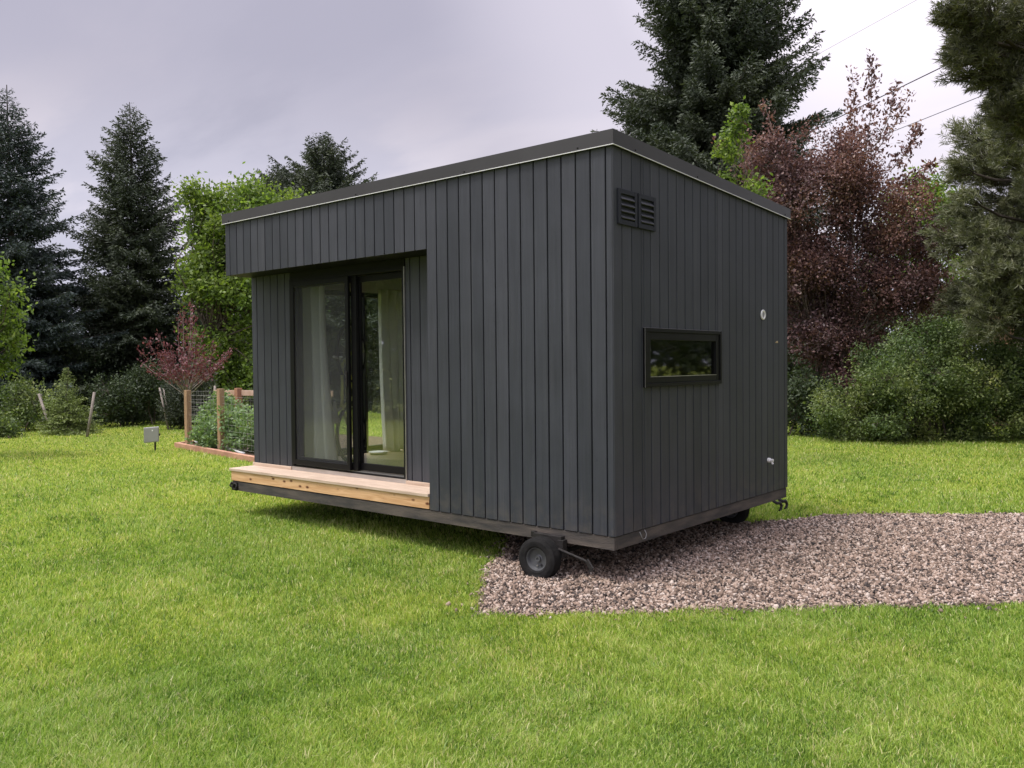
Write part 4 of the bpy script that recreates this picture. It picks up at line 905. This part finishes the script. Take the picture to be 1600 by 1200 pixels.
pine('pine_tree', at(1650, 13), 9.5, 61, PINE, 'tall brownish pine whose boughs hang in at the top right corner',
     pxtips([(1560, 30, 70, 40, 15, 0.42), (1560, 100, 62, 36, 13, 0.40), (1580, 160, 40, 26, 7, 0.36), (1600, 190, 25, 20, 4, 0.32), (1640, 60, 40, 120, 10, 0.45), (1500, 20, 22, 26, 3, 0.3), (1495, 85, 15, 15, 2, 0.24)], 13, 62, 1.0), tuft=0.105)
pine('pine_tree', at(1640, 17), 7.2, 63, PINEB, 'blue green pine filling the right edge below the brownish one',
     pxtips([(1540, 250, 45, 40, 10, 0.45), (1580, 190, 30, 30, 5, 0.40), (1560, 330, 75, 50, 18, 0.5), (1560, 420, 85, 50, 20, 0.5), (1560, 480, 90, 30, 14, 0.45), (1500, 290, 12, 30, 3, 0.3), (1650, 320, 40, 150, 14, 0.5)], 17, 64, 1.3), tuft=0.12, needles=34)

# shrubs at the right
lobed('honeysuckle_bush', at(1450, 17.0), pxlobes([(1335, 640, 62, 55, 12), (1420, 600, 80, 75, 18), (1520, 590, 80, 85, 20), (1600, 600, 60, 80, 12), (1390, 560, 50, 42, 9), (1480, 530, 60, 36, 10), (1560, 535, 56, 34, 9), (1430, 655, 140, 45, 22), (1570, 655, 90, 45, 16), (1310, 668, 40, 32, 7), (1360, 672, 60, 28, 10), (1440, 674, 60, 26, 10), (1520, 674, 60, 26, 10)], 17.0, 71, 0.9), 72, SHRUB, 'big rounded green bush right of the cabin at the lawn edge', 'bush', leaf=0.058, clump=0.17, cdens=60, lpc=38, trunk_r=0.03, nstem=5, split=0.3)
lobed('honeysuckle_bush', at(1690, 16.5), pxlobes([(1690, 590, 80, 90, 12), (1760, 620, 70, 70, 8)], 16.5, 73, 0.9), 74, SHRUB, 'green bush continuing past the right edge of the photo', 'bush', leaf=0.068, clump=0.15, cdens=40, lpc=26, trunk_r=0.035, nstem=3, split=0.3)

# dark shrubs along the left back of the lawn
def shrub(px, dist, w_px, h_px, seed, label, mat=DSHRUB, name='shrub', leaf=0.075, cat='shrub', group=None, dens=34):
    r = w_px; ybase = 0
    b = at(px, dist); hh = h_px / 1333.4 * dist; rs = np.random.default_rng(seed); L = []; ww = w_px / 1333.4 * dist
    for _ in range(int(10 + ww * hh * 5)):
        a = rs.uniform(0, 2 * PI); q = math.sqrt(rs.random()) * ww * 0.75; z = rs.uniform(0.12, 0.9) * hh * math.sqrt(max(0.1, 1 - (q / ww) ** 2))
        L.append((b[0] + q * math.cos(a), b[1] + q * math.sin(a), G + z, rs.uniform(0.2, 0.34) * min(1.3, max(0.6, hh))))
    return lobed(name, b, L, seed + 1, mat, label, cat, group, leaf=leaf, clump=0.18, cdens=dens, lpc=26, trunk_r=0.02, nstem=3, split=0.3)
sg = 'dark shrubs along the back of the lawn'
shrub(28, 21.5, 42, 75, 81, 'loose green shrub left of the small spruce and its stakes', SHRUB, group=sg)
shrub(5, 19.5, 22, 30, 83, 'low grey green shrub at the left edge of the lawn', SHRUB, group=sg)
shrub(178, 23, 40, 92, 85, 'dark shrub just right of the right leaning stake', group=sg)
shrub(228, 23.5, 40, 100, 87, 'dark shrub left of the thin leaning stakes', group=sg)
shrub(155, 25.5, 60, 130, 89, 'tall dark shrub behind the small light green spruce', group=sg)
shrub(300, 27, 60, 130, 91, 'tall dark shrub behind the wine red tree', group=sg)
shrub(60, 27, 60, 130, 93, 'tall dark shrub under the leftmost spruce', group=sg)
shrub(375, 26, 60, 130, 95, 'dark shrub behind the garden fence rail', group=sg)
shrub(1255, 18.2, 50, 95, 197, 'low dark shrub in the shade at the foot of the purple tree', group=sg)
shrub(1300, 20.6, 70, 150, 97, 'dark shrub in the shade under the purple tree', group=sg)
shrub(1420, 21.5, 70, 150, 99, 'dark shrub behind the big rounded bush', group=sg)
for px, s, lb in ((283, 101, 'dark green upright juniper left of the wine red trunk'), (312, 103, 'dark green upright juniper behind the garden post')):
    b = at(px, 21.8); spruce('juniper', b, 1.55, 0.55, s, DSHRUB if False else SPRUCEG, lb, 'juniper', 'upright junipers behind the garden', dens=5, leafl=0.07, lw=0.02, pw=0.5, low=0.02, spacing=0.05, rise=0.9)

# far wood closing the gaps between the trunks
def woods():
    rng = np.random.default_rng(77); L = []
    for k in range(230):
        px = rng.uniform(-900, 2500); d = rng.uniform(44, 60); p = at(px, d); L.append((p[0], p[1], G + rng.uniform(0.3, 4.6), rng.uniform(1.0, 1.7)))
    C = []; T = []; A = []
    for x, y, z, r in L:
        m = 1300; D = unit(rng.normal(size=(m, 3))); C.append(np.array([x, y, z]) + D * (r * rng.uniform(0.6, 1.15, m))[:, None]); A.append(unit(D + rng.normal(0, 0.6, (m, 3)))); T.append(np.clip(rng.normal(0.4, 0.2, m), 0, 1))
    C = np.concatenate(C); Ls = 0.3 * rng.uniform(0.6, 1.3, len(C))
    o = quads('distant_woodland', leaf_quads(C, np.concatenate(A), Ls, Ls * 0.6, rng), DSHRUB, None, np.concatenate(T))
    tag(o, 'dark green woodland far behind the garden trees', None, None, 'stuff')
woods()
# trees behind the photographer, seen mirrored in the glass
OUTL = ['broad green tree on the lawn left of the photographer', 'green tree behind the photographer', 'green tree at the far left beyond the photo edge', 'green tree right of the gravel pad beyond the photo edge', 'second green tree right of the gravel pad beyond the photo edge', 'green tree furthest left behind the photographer']
for i, (x, y, s) in enumerate(((-19, -13, 201), (-12, -19, 203), (-24, -5, 205), (9.5, 12.5, 207), (11, 4.5, 209), (-27, -18, 211))):
    rs = np.random.default_rng(s); L = [(x + rs.normal(0, 1.7), y + rs.normal(0, 1.7), G + rs.uniform(0.9, 7.5), rs.uniform(0.8, 1.3)) for _ in range(46)]
    lobed('maple_tree', (x, y, G), L, s + 1, DSHRUB if i in (3, 4) else SHRUB, OUTL[i], 'tree', 'trees outside the view', leaf=0.2, clump=0.45, cdens=7, lpc=24, trunk_r=0.15, twigs=False)

# ================================================================ GARDEN
POSTM = principled('weathered_garden_post', (0.40, 0.26, 0.15), 0.75, 0, 0.4, 30, 0, 4, (0.26, 0.16, 0.09), stretch=(8, 8, 1))
RAILM = principled('pale_rail_timber', (0.62, 0.45, 0.34), 0.7, 0, 0.3, 30, 0, 3, (0.48, 0.32, 0.22))
TIMB = principled('bed_edge_timber', (0.47, 0.26, 0.17), 0.75, 0, 0.4, 30, 0, 3, (0.33, 0.17, 0.11))
WIRE = principled('galvanised_wire', (0.42, 0.42, 0.40), 0.45, 0.6)
P1, P2, P3, PB = (-12.25, 3.56), (-10.83, 3.42), (-7.4, 2.95), (-13.1, 6.9)
gf = empty('garden_fence', (P1[0], P1[1], G), 'low garden fence of square posts and wire mesh around the vegetable bed', 'fence')
def post(x, y, h, s=0.09, col=POSTM):
    m = MB(); m.box((x - s / 2, y - s / 2, G), (x + s / 2, y + s / 2, G + h)); m.build('post', col, gf, 0.004)
post(*P1, 1.13, 0.10); post(*P2, 1.18, 0.10); post(*P3, 1.12, 0.09)
PC = tuple(at(372, 18.2)[:2]); post(PC[0], PC[1], 1.12, 0.12, principled('reddish_post', (0.34, 0.17, 0.10), 0.75, 0, 0.4, 30, 0, 4, (0.24, 0.11, 0.07)))
ra, rb = at(334, 18.4), at(520, 17.6); m = MB(); m.beam((ra[0], ra[1], hz(334, 613.5, 18.4)), (rb[0], rb[1], hz(334, 613.5, 18.4) - 0.02), 0.04, 0.115); m.build('rail', RAILM, gf, 0.003)
def mesh_run(a, b, z0, z1, n, hs):
    m = MB(); a, b = np.array(a), np.array(b)
    for z in hs: m.tube([(a[0], a[1], G + z), tuple((a + b) / 2) + (G + z - 0.004,), (b[0], b[1], G + z)], 0.0028, 4, False)
    for k in range(n + 1):
        p = a + (b - a) * k / n; m.tube([(p[0], p[1], G + z0), (p[0], p[1], G + z1)], 0.0018, 4, False)
    m.build('wire_mesh', WIRE, gf)
hs = [0.12, 0.22, 0.32, 0.42, 0.53, 0.65, 0.78, 0.91, 1.04]
mesh_run(P1, P2, 0.12, 1.04, 10, hs); mesh_run(P2, P3, 0.12, 1.04, 22, hs)
mesh_run(tuple(at(291, 19.0)[:2]), tuple(at(337, 19.0)[:2]), 0.35, 1.04, 12, [0.35, 0.44, 0.53, 0.62, 0.7, 0.78, 0.86, 0.95, 1.04])
mesh_run(tuple(at(338, 18.4)[:2]), tuple(at(470, 18.0)[:2]), 0.3, 0.98, 40, [0.55, 0.65, 0.75, 0.85, 0.95])
tb = MB(); tb.beam((-12.6, 3.5, G + 0.045), (-9.1, 2.95, G + 0.045), 0.09, 0.10); tb.beam((-9.098, 2.95, G + 0.044), (-7.2, 2.66, G + 0.044), 0.09, 0.10); tb.beam((-12.61, 3.56, G + 0.043), (-13.2, 7.0, G + 0.043), 0.09, 0.10)
tag(tb.build('bed_edging', TIMB, None, 0.004, False, (-12.6, 3.5, G)), 'reddish timber edging along the front of the vegetable bed', 'garden edging')
so = MB(); so.add([(x, y, G + 0.03) for x, y in BED], [tuple(range(len(BED)))]); tag(so.build('soil', principled('bare_bed_soil', (0.13, 0.085, 0.055), 0.95, 0, 1, 30, 0.5, 12)), 'bare soil of the vegetable bed', None, None, 'structure')
vg = 'leafy vegetable plants in the fenced bed'
VL = ['leafy vegetable plant nearest the corner post of the bed', 'rounded vegetable plant left of the second fence post', 'tall vegetable plant poking above the others behind the mesh', 'bushy vegetable plant right behind the second fence post', 'vegetable plant between the second post and the cabin', 'vegetable plant beside the cabin corner', 'vegetable plant half hidden by the cabin', 'taller vegetable plant at the back of the bed', 'vegetable plant at the back close to the pale rail']
for i, (px, d, h, wd_) in enumerate(((322, 16.3, 0.50, 0.22), (338, 16.0, 0.72, 0.30), (343, 17.2, 1.05, 0.16), (362, 15.7, 0.78, 0.30), (383, 15.4, 0.80, 0.30), (405, 15.2, 0.85, 0.3), (440, 15.0, 0.85, 0.35), (330, 17.4, 0.80, 0.24), (370, 17.0, 0.8, 0.35))):
    b = at(px, d, G + 0.03); rs = np.random.default_rng(300 + i); L = []
    for _ in range(12):
        a = rs.uniform(0, 2 * PI); q = rs.random() * wd_; z = rs.uniform(0.1, 0.92) * h; L.append((b[0] + q * math.cos(a), b[1] + q * math.sin(a), G + z, rs.uniform(0.13, 0.2)))
    lobed('vegetable_plant', b, L, 320 + i, VEG, VL[i], 'plant', vg, leaf=0.075, clump=0.09, cdens=60, lpc=14, trunk_r=0.012, split=0.2, part='leaves')
wp = MB(); a = at(303, 16.9); b = at(324, 16.35); wp.tube([(a[0], a[1], G + 0.10), (b[0], b[1], G + 0.10), (b[0] + 0.01, b[1], G + 0.03)], 0.024, 8)
tag(wp.build('irrigation_pipe', M_WHITE, None, 0, True, (a[0], a[1], G + 0.1)), 'short white pipe with an elbow lying inside the bed edge', 'pipe')
wp = MB(); ps = [at(336, 16.2), at(348, 15.9), at(362, 15.45), at(372, 15.1), at(380, 14.95)]; wp.tube([(p[0], p[1], G + 0.09 - 0.008 * i) for i, p in enumerate(ps)], 0.022, 8)
tag(wp.build('garden_hose', M_WHITE, None, 0, True, tuple(ps[0])), 'pale hose lying along the bed behind the second post', 'hose')
# utility box
bx = at(235, 16.0); ub = empty('utility_box', (bx[0], bx[1], G), 'small grey electrical box on a short post in the left lawn', 'utility box')
GREYM = principled('grey_galvanised_box', (0.34, 0.34, 0.33), 0.5, 0.3, 0.05, 20, 0.12)
fx, rx = np.array(AX[1][:2]), np.array(AX[0][:2])
def UB(u, v, z): p = bx[:2] + rx * u * 0.94 + fx * u * 0.34 + (fx * 0.94 - rx * 0.34) * v; return (p[0], p[1], G + z)
def ubox(mb, u0, u1, v0, v1, z0, z1, tilt=0.0):
    mb.hexa([UB(u0, v0, z0), UB(u1, v0, z0 + tilt), UB(u1, v1, z0 + tilt), UB(u0, v1, z0), UB(u0, v0, z1), UB(u1, v0, z1 + tilt), UB(u1, v1, z1 + tilt), UB(u0, v1, z1)])
m = MB(); ubox(m, -0.13, 0.13, -0.05, 0.08, 0.17, 0.45, 0.015); m.build('box_body', GREYM, ub, 0.004)
m = MB(); ubox(m, -0.12, 0.12, -0.058, -0.051, 0.185, 0.435, 0.015); m.build('door', GREYM, ub, 0.002)
m = MB(); ubox(m, 0.131, 0.155, -0.03, 0.0, 0.29, 0.33, 0.015); m.build('latch', M_STEEL, ub)
m = MB(); m.lathe(UB(0.02, -0.059, 0.40), (-AX[1][0], -AX[1][1], 0), [(0, 0.014), (0.003, 0.014)], 12); m.build('badge', M_WHITE, ub)
m = MB(); m.tube([UB(0.06, 0.03, 0.0), UB(0.06, 0.03, 0.18)], 0.018, 8); m.build('post', M_STEEL, ub)

# wooden fence behind the big bush and overhead cables
fb = at(1590, 20); wf = empty('wooden_fence', (fb[0], fb[1], G), 'weathered brown wooden fence glimpsed behind the big bush at the right', 'fence')
for x0, x1, yt, colr in ((1547, 1566, 494, (0.42, 0.26, 0.17)), (1570, 1584, 506, (0.40, 0.24, 0.15)), (1586, 1598, 522, (0.33, 0.27, 0.22)), (1602, 1625, 500, (0.36, 0.24, 0.16)), (1628, 1650, 500, (0.36, 0.24, 0.16))):
    a, b = at(x0, 20), at(x1, 20); h = hz(x0, yt, 20); m = MB(); m.hexa([(a[0], a[1], G), (b[0], b[1], G), (b[0] - 0.03, b[1] + 0.03, G), (a[0] - 0.03, a[1] + 0.03, G), (a[0], a[1], h), (b[0], b[1], h), (b[0] - 0.03, b[1] + 0.03, h), (a[0] - 0.03, a[1] + 0.03, h)])
    m.build('fence_board', principled('fence_board_%d' % x0, colr, 0.85, 0, 0.4, 20, 0.3, 6), wf)
CBL = principled('black_cable', (0.03, 0.03, 0.03), 0.6)
def cable(x0, y0, d0, x1, y1, d1, r, label, ext=1.6):
    a, b = at(x0, d0), at(x1, d1); a[2], b[2] = hz(x0, y0, d0), hz(x1, y1, d1); dv = b - a
    a2 = a - dv * ext; b2 = b + dv * ext; m = MB(); P = []
    for k in range(13):
        t = k / 12; p = a2 + (b2 - a2) * t; p[2] -= 0.0; P.append(tuple(p))
    m.tube(P, r, 6); tag(m.build('power_line', CBL, None, 0, True, P[0]), label, 'cable', 'overhead cables at the top right')
cable(1340, 172, 26, 1487, 101, 22, 0.015, 'thicker overhead cable running from the purple tree shoots to the brownish pine')
cable(1432, 193, 26, 1520, 158, 23, 0.010, 'thin overhead cable below the thicker one right of the purple tree shoots', 1.8)
cable(1288, 84, 30, 1420, 12, 26, 0.005, 'very thin overhead cable highest in the sky right of the huge spruce', 1.5)
cable(1372, 362, 24, 1480, 334, 21, 0.03, 'thick black service cable crossing low in front of the pale distant tree', 0.7)
